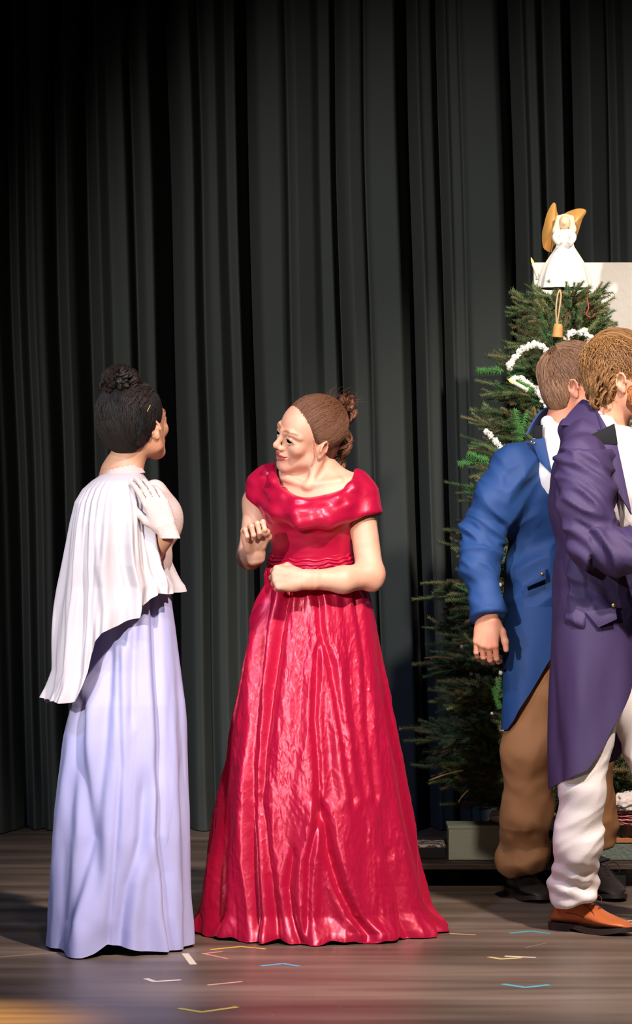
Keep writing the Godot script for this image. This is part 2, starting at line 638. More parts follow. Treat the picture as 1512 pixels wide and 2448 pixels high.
# ---------------------------------------------------------------- floor, curtain, walls
func setting() -> void:
	# stage floor, 0.2 thick, with its front edge well before the frame
	var b := Bld.new()
	b.box(Transform3D(Basis(), Vector3(0, -0.1, -0.6)), Vector3(12.0, 0.2, 8.0), 0.01, Color.WHITE)
	var fm := mat(Color.WHITE, 0.42)
	fm.albedo_texture = floor_texture()
	fm.albedo_color = rgb(236, 226, 214)
	fm.uv1_triplanar = true
	fm.uv1_world_triplanar = true
	fm.uv1_scale = Vector3(0.23, 0.23, 0.23)
	fm.normal_enabled = true
	fm.normal_texture = relief(21, 0.012, 4, 3.0, 512)
	fm.normal_scale = 0.12
	struct("floor", b, fm)
	# the dark house around the stage
	b = Bld.new()
	b.box(Transform3D(Basis(), Vector3(0, -1.1, 9.4)), Vector3(12.0, 0.2, 12.0), 0.0, Color.WHITE)
	struct("floor_house", b, M.black)
	b = Bld.new()
	b.box(Transform3D(Basis(), Vector3(0, 6.1, 5.4)), Vector3(12.4, 0.2, 20.4), 0.0, Color.WHITE)
	struct("ceiling", b, M.black)
	b = Bld.new()
	b.box(Transform3D(Basis(), Vector3(-6.1, 2.4, 5.4)), Vector3(0.2, 7.4, 20.4), 0.0, Color.WHITE)
	struct("wall_left", b, M.black)
	b = Bld.new()
	b.box(Transform3D(Basis(), Vector3(6.1, 2.4, 5.4)), Vector3(0.2, 7.4, 20.4), 0.0, Color.WHITE)
	struct("wall_right", b, M.black)
	b = Bld.new()
	b.box(Transform3D(Basis(), Vector3(0, 2.4, -4.7)), Vector3(12.4, 7.4, 0.2), 0.0, Color.WHITE)
	struct("wall_back", b, M.black)
	b = Bld.new()
	b.box(Transform3D(Basis(), Vector3(0, 2.4, 15.5)), Vector3(12.4, 7.4, 0.2), 0.0, Color.WHITE)
	struct("wall_house", b, M.black)
	curtain()

func floor_texture() -> ImageTexture:
	var side := 2048
	var n := noise(31, 0.006, 5)
	var im := n.get_seamless_image(1024, 1024)
	im.adjust_bcs(0.62, 0.25, 1.0)
	im.convert(Image.FORMAT_RGB8)
	im.resize(side, side, Image.INTERPOLATE_CUBIC)
	# stretched grain: brushed paint streaks run across the stage
	var st := noise(33, 0.02, 3).get_seamless_image(128, 1024)
	st.resize(side, side, Image.INTERPOLATE_CUBIC)
	st.convert(Image.FORMAT_RGBA8)
	var mask := Image.create(side, side, false, Image.FORMAT_RGBA8)
	mask.fill(Color(1, 1, 1, 0.015))
	im.convert(Image.FORMAT_RGBA8)
	im.blend_rect_mask(st, mask, Rect2i(0, 0, side, side), Vector2i.ZERO)
	var tint := Image.create(side, side, false, Image.FORMAT_RGBA8)
	tint.fill(Color(0.41, 0.36, 0.315, 0.74))
	im.blend_rect(tint, Rect2i(0, 0, side, side), Vector2i.ZERO)
	var rng := RandomNumberGenerator.new()
	rng.seed = 77
	# chips of paint and dust
	for k in 2200:
		var x := rng.randi_range(2, side - 6)
		var y := rng.randi_range(2, side - 6)
		var v := rng.randf_range(0.46, 0.62)
		if rng.randf() < 0.1: v = rng.randf_range(0.75, 0.98)
		var w := 1 + int(rng.randf() < 0.2) + int(rng.randf() < 0.1) * rng.randi_range(1, 6)
		im.fill_rect(Rect2i(x, y, w, 1 + int(rng.randf() < 0.1)), Color(v, v * 0.95, v * 0.88))
	# scuffs: shallow arcs drawn by furniture feet
	for k in 90:
		var x := rng.randf_range(0, side)
		var y := rng.randf_range(0, side)
		var dirn := rng.randf_range(-0.5, 0.5)
		var bend := rng.randf_range(-0.004, 0.004)
		var v := rng.randf_range(0.44, 0.58)
		for s in rng.randi_range(20, 160):
			x += cos(dirn)
			y += sin(dirn)
			dirn += bend
			var c := im.get_pixel(posmod(int(x), side), posmod(int(y), side))
			im.set_pixel(posmod(int(x), side), posmod(int(y), side), c.lerp(Color(v, v * 0.93, v * 0.85), 0.5))
	im.convert(Image.FORMAT_RGB8)
	return ImageTexture.create_from_image(im)

func curtain() -> void:
	# folds read from the photograph: [from, to, how squarely the cloth faces the house], across the stage in pixels.
	# Cloth that faces the house little runs steeply back into a pleat and out again.
	var seg := [[0, 50, 0.22], [50, 86, 0.3], [86, 94, 0.5], [94, 108, 0.9], [108, 165, 0.2], [165, 180, 0.45], [180, 240, 0.2], [240, 262, 0.45], [262, 286, 0.75], [286, 301, 0.95], [301, 335, 0.2], [335, 342, 0.5], [342, 361, 0.9], [361, 432, 0.16], [432, 441, 0.5], [441, 461, 0.85], [461, 495, 0.3], [495, 502, 0.6], [502, 521, 0.9], [521, 546, 0.45], [546, 570, 0.7], [570, 622, 0.16], [622, 630, 0.6], [630, 676, 0.95], [676, 686, 0.7], [686, 705, 0.35], [705, 716, 0.6], [716, 758, 0.9], [758, 776, 0.5], [776, 804, 0.88], [804, 836, 0.17], [836, 848, 0.5], [848, 880, 0.92], [880, 893, 0.2], [893, 902, 0.7], [902, 956, 0.97], [956, 963, 0.5], [963, 1014, 0.15], [1014, 1024, 0.5], [1024, 1048, 0.9], [1048, 1080, 0.18], [1080, 1090, 0.5], [1090, 1109, 0.9], [1109, 1122, 0.35], [1122, 1130, 0.8], [1130, 1192, 0.99], [1192, 1204, 0.6], [1204, 1258, 0.15], [1258, 1272, 0.5], [1272, 1291, 0.8], [1291, 1335, 0.35], [1335, 1352, 0.6], [1352, 1404, 0.25], [1404, 1420, 0.5], [1420, 1466, 0.8], [1466, 1488, 0.3], [1488, 1514, 0.75]]
	var rng := RandomNumberGenerator.new()
	rng.seed = 43
	# the same manner of folds goes on beyond both sides of the view
	var x := 1514.0
	while x < 2600.0:
		for v in [0.9, 0.18, 0.5, 0.85, 0.25]:
			var w := rng.randf_range(18.0, 56.0)
			seg.append([x, x + w, v])
			x += w
	var before := []
	x = 0.0
	while x > -1000.0:
		for v in [0.2, 0.85, 0.5, 0.18, 0.9]:
			var w := rng.randf_range(18.0, 56.0)
			before.push_front([x - w, x, v])
			x -= w
	seg = before + seg
	var xs := PackedFloat32Array()
	var zs := PackedFloat32Array()
	var m := 11.85 / FOCAL
	var z := 0.0
	var way := -1.0
	for s in seg:
		var w: float = s[1] - s[0]
		var steep := clampf(sqrt(1.0 / (s[2] * s[2]) - 1.0), 0.0, 4.5)
		var n := maxi(4, int(w / 2.5))
		if s[2] < 0.4:
			# a pleat: back and out again, set so that the cloth comes home
			var half := clampf(0.5 + z / (2.0 * steep * w * m), 0.15, 0.85)
			for k in n:
				var t := (k + 0.5) / n
				z += (-steep if t < half else steep) * w * m / n
				xs.append(s[0] + w * t)
				zs.append(z)
			way = -1.0 if z > 0.0 else 1.0
		else:
			way = -1.0 if z > 0.02 else (1.0 if z < -0.02 else way)
			for k in n:
				var t := (k + 0.5) / n
				z += way * steep * w * m / n
				xs.append(s[0] + w * t)
				zs.append(z)
	for pass_ in 2:
		var zz := zs.duplicate()
		for i in range(1, zs.size() - 1): zs[i] = (zz[i - 1] + 2.0 * zz[i] + zz[i + 1]) * 0.25
	var d := 11.80
	var nv := 64
	var P := PackedVector3Array()
	var sway := noise(41, 0.5, 2)
	for j in nv:
		var h := lerpf(5.6, 0.004, float(j) / (nv - 1))
		var lean := (2.3 - h) * 0.026
		for i in xs.size():
			var wx := (xs[i] - 756.0) * d / FOCAL
			var sw := sway.get_noise_2d(wx * 2.2, h * 0.6) * 0.020
			P.append(Vector3(wx + lean + sw, h, EYE.z - d + zs[i]))
	var b := Bld.new()
	b.sheet(P, xs.size(), nv, false, 0.003, Color.WHITE, true)
	single("stage_curtain", b, M.curtain, "tall dark charcoal curtain hanging in folds across the back of the stage", "curtain")

# ---------------------------------------------------------------- tape marks
func floor_at(px: float, py: float, up := 0.0) -> Vector3:
	var d := FOCAL * (EYE.y - up) / (py - 1224.0)
	return Vector3((px - 756.0) * d / FOCAL, up, EYE.z - d)

func tape(pts: Array, w: float, col: Color, label: String) -> void:
	var b := Bld.new()
	var up := 0.0006
	for i in pts.size() - 1:
		var p := floor_at(pts[i][0], pts[i][1])
		var q := floor_at(pts[i + 1][0], pts[i + 1][1])
		var dirv := (q - p).normalized()
		var c := (p + q) * 0.5 + Vector3(0, up * 0.5 + 0.0003 * i, 0)
		b.box(Transform3D(Basis(dirv, Vector3.UP, dirv.cross(Vector3.UP)), c), Vector3(p.distance_to(q) + w * 0.4, up, w), 0.0001, Color.WHITE)
	single("floor_tape", b, mat(col, 0.6), label, "tape mark", "tape marks on the stage floor")

func floor_tapes() -> void:
	tape([[-40, 2291], [136, 2277]], 0.012, rgb(150, 118, 96), "long thin tan tape line running under the lavender skirt")
	tape([[443, 2280], [462, 2305]], 0.02, rgb(205, 195, 172), "short wide cream tape strip beside the lavender hem")
	tape([[530, 2275], [485, 2280], [542, 2292]], 0.012, rgb(206, 132, 116), "pink arrow shaped tape mark left of the red skirt")
	tape([[505, 2270], [575, 2263], [633, 2269]], 0.012, rgb(206, 176, 62), "yellow bent tape mark right below the red hem")
	tape([[626, 2309], [676, 2304], [713, 2310]], 0.016, rgb(92, 156, 192), "pale blue bent tape mark in front of the red skirt")
	tape([[350, 2340], [370, 2347], [430, 2343]], 0.016, rgb(216, 200, 192), "white L shaped tape mark in front of the lavender skirt")
	tape([[498, 2355], [577, 2347]], 0.012, rgb(206, 160, 146), "straight pink tape strip below the pale blue mark")
	tape([[430, 2411], [483, 2420], [565, 2408]], 0.018, rgb(206, 190, 100), "yellow V shaped tape mark nearest the front of the stage")
	tape([[1078, 2232], [1137, 2235]], 0.010, rgb(196, 160, 112), "thin tan tape strip at the train of the red skirt")
	tape([[1052, 2202], [1066, 2204]], 0.010, rgb(206, 150, 60), "tiny orange tape scrap behind the train of the red skirt")
	tape([[1221, 2231], [1268, 2226], [1313, 2232]], 0.016, rgb(72, 160, 176), "teal bent tape mark left of the brown shoe")
	tape([[1171, 2288], [1200, 2293], [1245, 2290]], 0.014, rgb(206, 190, 120), "yellow V shaped tape mark partly under a white strip")
	tape([[1210, 2286], [1280, 2289]], 0.014, rgb(214, 198, 178), "white tape strip crossing a yellow mark")
	tape([[1205, 2353], [1258, 2361], [1312, 2355]], 0.018, rgb(80, 158, 178), "teal V shaped tape mark nearest the front of the stage")
	tape([[1474, 2187], [1540, 2188]], 0.012, rgb(206, 190, 110), "yellow tape strip beyond the toe of the brown shoe")
	tape([[1550, 2201], [1482, 2202], [1516, 2210]], 0.016, rgb(206, 196, 206), "pale lilac L shaped tape mark beside the toe of the brown shoe")
	tape([[1257, 2266], [1308, 2254]], 0.005, rgb(130, 116, 100), "very thin scrap of tape between two teal marks")
# ---------------------------------------------------------------- heads, hair, hands, shoes
# head frame: origin between the ears, z to the face, y up, x to the person's left
func frame(where: Vector3, fwd: Vector3, up: Vector3) -> Transform3D:
	var z := fwd.normalized()
	var x := up.cross(z).normalized()
	return Transform3D(Basis(x, z.cross(x), z), where)

func add_head(f: Field, X: Transform3D, s: float, man := false) -> void:
	var B := X.basis
	var L := func(x: float, y: float, z: float) -> Vector3: return X * (Vector3(x, y, z) * s)
	f.ell(L.call(0, 0.038, -0.014), Vector3(0.073, 0.080, 0.092) * s, B, 0.02)
	f.ell(L.call(0, 0.022, 0.030), Vector3(0.062, 0.072, 0.059) * s, B, 0.03)
	f.ell(L.call(0, -0.035, 0.028), Vector3(0.052, 0.055, 0.052) * s, B, 0.03)
	for q in [-1.0, 1.0]:
		f.cap(L.call(q * 0.056, -0.022, -0.004), L.call(q * 0.047, -0.060, 0.016), 0.017 * s, 0.015 * s, 0.03)
		f.cap(L.call(q * 0.047, -0.060, 0.016), L.call(q * 0.013, -0.089, 0.064), 0.015 * s, 0.0145 * s, 0.03)
		f.ell(L.call(q * 0.041, -0.020, 0.060), Vector3(0.021, 0.020, 0.018) * s, B, 0.02)
	f.ell(L.call(0, -0.090, 0.071), Vector3(0.019, 0.015, 0.015) * s, B, 0.02)
	f.ell(L.call(0, -0.054, 0.076), Vector3(0.026, 0.022, 0.018) * s, B, 0.02)
	# eye sockets, brows, lids
	for q in [-1.0, 1.0]:
		f.ell(L.call(q * 0.031, 0.004, 0.098), Vector3(0.018, 0.013, 0.016) * s, B, 0.012, 1)
		f.cap(L.call(q * 0.012, 0.020, 0.089), L.call(q * 0.034, 0.027, 0.083), 0.0065 * s, 0.0065 * s, 0.012)
		f.cap(L.call(q * 0.034, 0.027, 0.083), L.call(q * 0.053, 0.020, 0.062), 0.0065 * s, 0.006 * s, 0.012)
		f.ell(L.call(q * 0.031, 0.0035, 0.0755), Vector3(0.0135, 0.0125, 0.0125) * s, B, 0.004)
		f.chain([L.call(q * 0.0165, 0.001, 0.083), L.call(q * 0.027, 0.0112, 0.0868), L.call(q * 0.039, 0.0098, 0.0835), L.call(q * 0.047, 0.001, 0.0745)], [0.003 * s, 0.0042 * s, 0.0042 * s, 0.003 * s], 0.004)
		f.chain([L.call(q * 0.018, -0.001, 0.083), L.call(q * 0.031, -0.0068, 0.0855), L.call(q * 0.046, -0.001, 0.0755)], [0.003 * s, 0.0032 * s, 0.003 * s], 0.004)
	# nose
	f.cap(L.call(0, 0.018, 0.086), L.call(0, -0.020, 0.106), 0.0070 * s, 0.0080 * s, 0.012)
	f.ell(L.call(0, -0.025, 0.106), Vector3(0.0090, 0.0085, 0.0095) * s, B, 0.01)
	for q in [-1.0, 1.0]:
		f.ell(L.call(q * 0.0115, -0.030, 0.095), Vector3(0.0078, 0.0075, 0.0095) * s, B, 0.008)
		f.ell(L.call(q * 0.0065, -0.0365, 0.099), Vector3(0.0038, 0.003, 0.005) * s, B, 0.003, 1)
	# lips, the gap between them
	f.chain([L.call(-0.027, -0.0535, 0.076), L.call(-0.009, -0.0505, 0.0925), L.call(0.0, -0.0516, 0.0935), L.call(0.009, -0.0505, 0.0925), L.call(0.027, -0.0535, 0.076)], [0.003 * s, 0.0044 * s, 0.0042 * s, 0.0044 * s, 0.003 * s], 0.006)
	f.chain([L.call(-0.025, -0.0555, 0.077), L.call(0.0, -0.0650, 0.0918), L.call(0.025, -0.0555, 0.077)], [0.003 * s, 0.0056 * s, 0.003 * s], 0.006)
	f.chain([L.call(-0.029, -0.0535, 0.080), L.call(0.0, -0.0582, 0.0968), L.call(0.029, -0.0535, 0.080)], [0.0018 * s, 0.0026 * s, 0.0018 * s], 0.003, 1)
	# ears: a shell leaning out from the skull, rim, hollow, lobe
	for q in [-1.0, 1.0]:
		var eb := B * Basis(Vector3.UP, q * 0.42) * Basis(Vector3.RIGHT, -0.18)
		var e0: Vector3 = L.call(q * 0.0745, -0.010, -0.010)
		f.ell(e0, Vector3(0.0075, 0.0265, 0.0165) * s, eb, 0.006)
		f.ell(e0 + eb * Vector3(q * 0.0075, 0.002, 0.003) * s, Vector3(0.0065, 0.0175, 0.0095) * s, eb, 0.004, 1)
		f.ell(e0 + eb * Vector3(q * 0.003, -0.001, 0.013) * s, Vector3(0.004, 0.006, 0.004) * s, eb, 0.004)
		f.ell(e0 + eb * Vector3(0.0, -0.0245, 0.004) * s, Vector3(0.0055, 0.0085, 0.0075) * s, eb, 0.006)
		var rim := []
		var rr := []
		for k in 7:
			var a := -0.35 + 0.62 * k
			rim.append(e0 + eb * Vector3(q * 0.0065, 0.0245 * sin(a), 0.0025 - 0.0155 * cos(a - 0.0) + 0.001) * s)
			rr.append(0.0030 * s)
		f.chain(rim, rr, 0.003)

# colours that belong to the face: lips, brows; skin with a little mottling
func face_colour(X: Transform3D, s: float, skin: Color, lip: Color, brow: Color, mott: FastNoiseLite) -> Callable:
	var inv := X.affine_inverse()
	return func(p: Vector3, _n: Vector3) -> Color:
		var c := skin
		var m := mott.get_noise_3dv(p)
		c = c.lerp(Color(skin.r, skin.g * 0.80, skin.b * 0.76), clampf(0.35 + m * 0.9, 0.0, 0.7))
		var q := (inv * p) / s
		if q.z > 0.06 and absf(q.x) < 0.06 and q.y > -0.1 and q.y < 0.06:
			var lx := q.x / 0.0255
			var ly := (q.y + 0.0585) / 0.0125
			var d := lx * lx + ly * ly
			if d < 1.25: c = c.lerp(lip, clampf((1.25 - d) * 3.0, 0.0, 1.0))
			var ax := absf(q.x)
			if ax > 0.009 and ax < 0.054:
				var by := 0.0255 + 0.0055 * sin((ax - 0.009) / 0.045 * 2.6)
				var w := lerpf(0.0042, 0.002, (ax - 0.009) / 0.045)
				c = c.lerp(brow, 0.8 * smoothstep(w * 1.5, w * 0.5, absf(q.y - by)))
		return c

func add_eyes(body: Node3D, X: Transform3D, s: float, gaze: Vector3, iris: Color) -> void:
	for q in [-1.0, 1.0]:
		var c := X * (Vector3(q * 0.031, 0.0035, 0.0752) * s)
		var r := 0.0140 * s
		var b := Bld.new()
		var P := PackedVector3Array()
		var bx := frame(c, gaze, X.basis.y).basis
		var cols: Array[Color] = []
		for j in 19:
			var a := PI * j / 18.0
			for i in 16:
				var t := TAU * i / 16.0
				P.append(c + bx * Vector3(sin(a) * cos(t), sin(a) * sin(t), cos(a)) * r)
				cols.append(lin(14, 9, 8) if j <= 1 else (iris if j <= 3 else lin(196, 178, 170)))
		b.grid(P, 16, 19, true, Color.WHITE, false)
		for i in cols.size(): b.C[i] = cols[i]
		for i in b.V.size(): b.N[i] = (b.V[i] - c).normalized()
		var e := part("eye", b, M.eye, body)
		var l := Bld.new()
		var L := func(x: float, y: float, z: float) -> Vector3: return X * (Vector3(x, y, z) * s)
		l.tube(curve([L.call(q * 0.0175, 0.001, 0.0862), L.call(q * 0.027, 0.0080, 0.0902), L.call(q * 0.039, 0.0066, 0.0870), L.call(q * 0.0480, -0.001, 0.0772)], 12), 0.0010 * s, 0.0016 * s, lin(24, 15, 12), 5)
		part("eyelash", l, M.hair, e)

# hair lies on an ellipsoid (centre c, radii r, in the head frame): one strand from p to q
func strand(b: Bld, X: Transform3D, c: Vector3, r: Vector3, p: Vector3, q: Vector3, n: int, lift0: float, lift1: float, w: float, col: Color, wob: float, rng: RandomNumberGenerator) -> void:
	var pts := PackedVector3Array()
	var side := (q - p).cross(p - c).normalized()
	var ph := rng.randf() * TAU
	for k in n:
		var t := float(k) / (n - 1)
		var v := (p - c).lerp(q - c, t)
		v += side * wob * sin(ph + t * 5.0)
		var u := v / r
		var l := u.length()
		if l < 1e-5: continue
		v = v / l
		v += v.normalized() * (lerpf(lift0, lift1, t) + sin(t * PI) * 0.002)
		pts.append(X * (c + v))
	b.tube(pts, w, w * 0.8, col, 3, false)

# the same on any shell: the path is drawn onto the surface of the field
func strand_on(b: Bld, X: Transform3D, f: Field, act: PackedInt32Array, pts_in: Array, n: int, lift0: float, lift1: float, w: float, col: Color, wob: float, rng: RandomNumberGenerator) -> void:
	var c := curve(pts_in, n)
	var pts := PackedVector3Array()
	var ph := rng.randf() * TAU
	var side := (c[n - 1] - c[0]).cross(Vector3(0, 0.03, -0.02) - c[0]).normalized()
	for k in n:
		var t := float(k) / (n - 1)
		var p := X * (c[k] + side * wob * sin(ph + t * 5.0))
		var g := Vector3.UP
		for it in 2:
			var d := f.eval(p, act)
			var e := 0.004
			g = Vector3(f.eval(p + Vector3(e, 0, 0), act) - d, f.eval(p + Vector3(0, e, 0), act) - d, f.eval(p + Vector3(0, 0, e), act) - d).normalized()
			p -= g * d
		pts.append(p + g * (lerpf(lift0, lift1, t) + sin(t * PI) * 0.0015))
	b.tube(pts, w, w * 0.8, col, 3, false)

func lock(b: Bld, pts: PackedVector3Array, r: float, col: Color, dark: Color, rng: RandomNumberGenerator, n := 14) -> void:
	# a lock: strands wound loosely round a path
	var m := pts.size()
	for k in n:
		var a0 := rng.randf() * TAU
		var rr := r * sqrt(rng.randf())
		var out := PackedVector3Array()
		var tw := rng.randf_range(1.5, 4.0)
		for j in m:
			var t := (pts[mini(j + 1, m - 1)] - pts[maxi(j - 1, 0)]).normalized()
			var s := t.cross(Vector3.UP if absf(t.y) < 0.9 else Vector3.RIGHT).normalized()
			var u := t.cross(s)
			var f := float(j) / (m - 1)
			var a := a0 + tw * f
			var taper := 0.35 + 0.65 * sin(PI * clampf(f * 0.9 + 0.08, 0, 1))
			out.append(pts[j] + (s * cos(a) + u * sin(a)) * rr * taper)
		b.tube(out, 0.0011, 0.0006, dark.lerp(col, 0.15 + 0.7 * rng.randf()), 3, false)
	b.tube(pts, r * 0.75, r * 0.4, dark.lerp(col, 0.35), 6, false)

# hand frame: origin at the wrist, y to the fingers, z out of the back of the hand; tx = +1 or -1 is the thumb's side
func add_hand(f: Field, X: Transform3D, s: float, tx: float, curl: Array, thumb: Array, spread := 0.0) -> void:
	var L := func(x: float, y: float, z: float) -> Vector3: return X * (Vector3(x, y, z) * s)
	f.cap(L.call(-0.010, -0.03, 0), L.call(-0.012, 0.012, 0), 0.0185 * s, 0.018 * s, 0.012)
	f.cap(L.call(0.010, -0.03, 0), L.call(0.012, 0.012, 0), 0.0185 * s, 0.018 * s, 0.012)
	f.ell(L.call(0, 0.046, -0.003), Vector3(0.037, 0.046, 0.0135) * s, X.basis, 0.012)
	f.ell(L.call(tx * 0.022, 0.030, -0.012), Vector3(0.015, 0.026, 0.014) * s, X.basis, 0.012)
	f.ell(L.call(-tx * 0.024, 0.032, -0.010), Vector3(0.012, 0.026, 0.012) * s, X.basis, 0.012)
	var bx := [tx * 0.0285, tx * 0.0095, -tx * 0.0095, -tx * 0.0275]
	var by := [0.084, 0.088, 0.084, 0.076]
	var ln := [[0.042, 0.025, 0.020], [0.046, 0.029, 0.021], [0.042, 0.027, 0.020], [0.033, 0.020, 0.018]]
	for i in 4:
		var p := Vector3(bx[i], by[i], 0.0)
		f.cap(L.call(bx[i] * 0.55, 0.02, 0.0), L.call(p.x, p.y, p.z), 0.0115 * s, 0.0100 * s, 0.012)
		var a := 0.0
		var sp: float = -bx[i] * spread * 8.0
		var w := 0.0088 if i < 3 else 0.0078
		for k in 3:
			a += deg_to_rad(curl[i][k])
			var dirv := Vector3(-sin(sp) * cos(a), cos(sp) * cos(a), -sin(a))
			var q: Vector3 = p + dirv * ln[i][k]
			f.cap(L.call(p.x, p.y, p.z), L.call(q.x, q.y, q.z), w * s * (1.0 - 0.07 * k), w * s * (0.95 - 0.09 * k), 0.0035)
			p = q
	var t: Array = thumb
	var pts := []
	for v in t: pts.append(L.call(v.x * tx, v.y, v.z))
	f.chain(pts, [0.0135 * s, 0.0110 * s, 0.0098 * s, 0.0080 * s], 0.006)

const THUMB_OPEN := [Vector3(0.020, 0.018, -0.008), Vector3(0.040, 0.044, -0.016), Vector3(0.050, 0.070, -0.022), Vector3(0.054, 0.092, -0.026)]
const THUMB_FIST := [Vector3(0.022, 0.020, -0.010), Vector3(0.042, 0.048, -0.022), Vector3(0.036, 0.074, -0.036), Vector3(0.012, 0.080, -0.046)]

# a shoe lofted from heel to toe. frame: origin under the heel, x to the toe, y up
func shoe(parent: Node3D, called: String, X: Transform3D, len: float, upper: Material, lace_col: Color, loose := false) -> void:
	var b := Bld.new()
	var n := 30
	var seg := 26
	var P := PackedVector3Array()
	var wk := PackedVector2Array([Vector2(0, 0.020), Vector2(0.03, 0.029), Vector2(0.15, 0.034), Vector2(0.35, 0.033), Vector2(0.55, 0.042), Vector2(0.70, 0.046), Vector2(0.84, 0.041), Vector2(0.94, 0.027), Vector2(1.0, 0.006)])
	var tk := PackedVector2Array([Vector2(0, 0.050), Vector2(0.04, 0.076), Vector2(0.16, 0.084), Vector2(0.30, 0.094), Vector2(0.40, 0.098), Vector2(0.52, 0.082), Vector2(0.66, 0.062), Vector2(0.80, 0.049), Vector2(0.92, 0.042), Vector2(1.0, 0.026)])
	var sole := 0.022
	for j in n:
		var t := float(j) / (n - 1)
		var w := ramp(wk, t)
		var top := ramp(tk, t)
		for i in seg:
			var a := TAU * i / seg
			var y := lerpf(sole, top, 0.5 + 0.5 * sin(a))
			var narrow := 1.0
			if sin(a) > 0.0: narrow = lerpf(1.0, lerpf(0.60, 0.80, smoothstep(0.5, 0.9, t)), sin(a))
			P.append(X * Vector3(t * len, y, signf(cos(a)) * pow(absf(cos(a)), 0.62) * w * narrow))
	b.grid(P, seg, n, true, Color.WHITE, false)
	b.vert(X * Vector3(-0.001, 0.035, 0), -X.basis.x, Color.WHITE)
	var c0 := b.V.size() - 1
	for i in seg: b.tri(c0, i, (i + 1) % seg)
	var up := part(called, b, upper, parent)
	# sole with a raised heel
	var so := Bld.new()
	var outline := PackedVector2Array()
	for j in 24: outline.append(Vector2(j / 23.0, 1.0))
	for j in 24: outline.append(Vector2(1.0 - j / 23.0, -1.0))
	for piece in [[0.0, 1.0, 0.010, 0.024], [0.0, 0.30, 0.0, 0.0105]]:
		var Q := PackedVector3Array()
		var m := outline.size()
		for yy in [piece[3], piece[2]]:
			for p in outline:
				var t: float = lerpf(piece[0], piece[1], p.x)
				var w := ramp(wk, t) + 0.004
				var spring := 0.012 * smoothstep(0.68, 1.0, t) - 0.0085 * smoothstep(0.30, 0.52, t)
				Q.append(X * Vector3(t * (len + 0.008) - 0.004, maxf(yy + spring, 0.0 + 0.012 * smoothstep(0.75, 1.0, t)), p.y * w))
		so.grid(Q, m, 2, true, Color.WHITE, true)
		for e in 2:
			var cc := so.vert(X * Vector3(lerpf(piece[0], piece[1], 0.5) * len, Q[e * m + 12].y - X.origin.y, 0), Vector3.UP if e == 0 else Vector3.DOWN, Color.WHITE)
			var first := so.V.size()
			for i in m: so.vert(Q[e * m + i], Vector3.UP if e == 0 else Vector3.DOWN, Color.WHITE)
			for i in m: so.tri(cc, first + i, first + (i + 1) % m)
	part("sole", so, M.sole, up, "dark sole with a low stacked heel")
	# facing flap edge and laces
	var la := Bld.new()
	for k in 4:
		var t := 0.42 + 0.055 * k
		var y := ramp(tk, t) + 0.001
		la.tube(curve([X * Vector3((t + 0.02) * len, y - 0.016, -0.022), X * Vector3(t * len, y + 0.002, 0.0), X * Vector3((t + 0.02) * len, y - 0.016, 0.022)], 9), 0.0018, 0.0018, lace_col, 5)
	for q in [-1.0, 1.0]:
		la.tube(curve([X * Vector3(0.42 * len, 0.098, 0.0), X * Vector3(0.44 * len, 0.112, q * 0.026), X * Vector3(0.50 * len, 0.100, q * 0.046), X * Vector3(0.51 * len, 0.080, q * 0.044)], 12), 0.0018, 0.0015, lace_col, 5)
		la.tube(curve([X * Vector3(0.36 * len, 0.094, q * 0.020), X * Vector3(0.50 * len, 0.078, q * 0.026), X * Vector3(0.60 * len, 0.056, q * 0.034), X * Vector3(0.56 * len, 0.040, q * 0.043), X * Vector3(0.40 * len, 0.052, q * 0.0345), X * Vector3(0.24 * len, 0.056, q * 0.034)], 24), 0.0014, 0.0012, lace_col.darkened(0.3), 4)
	part("lace", la, mat(Color.WHITE, 0.7, true), up, "thin lace and stitched facing")
# ---------------------------------------------------------------- woman in the red satin gown
var cap_field: Field
func hair_cap(X: Transform3D, s: float, c: Vector3, r: Vector3, p0: Vector3, n0: Vector3, extra, cell: float, col: Color, push = null) -> Bld:
	var f := Field.new()
	f.ell(X * (c * s), r * s, X.basis, 0.01)
	if extra != null: extra.call(f)
	cap_field = Field.new()
	cap_field.ell(X * (c * s), r * s, X.basis, 0.01)
	if extra != null: extra.call(cap_field)
	f.plane(X * (p0 * s), X.basis * n0, 0.008)
	var b := Bld.new()
	net(f, b, cell, ALL_LO, ALL_HI, null, push, col)
	return b

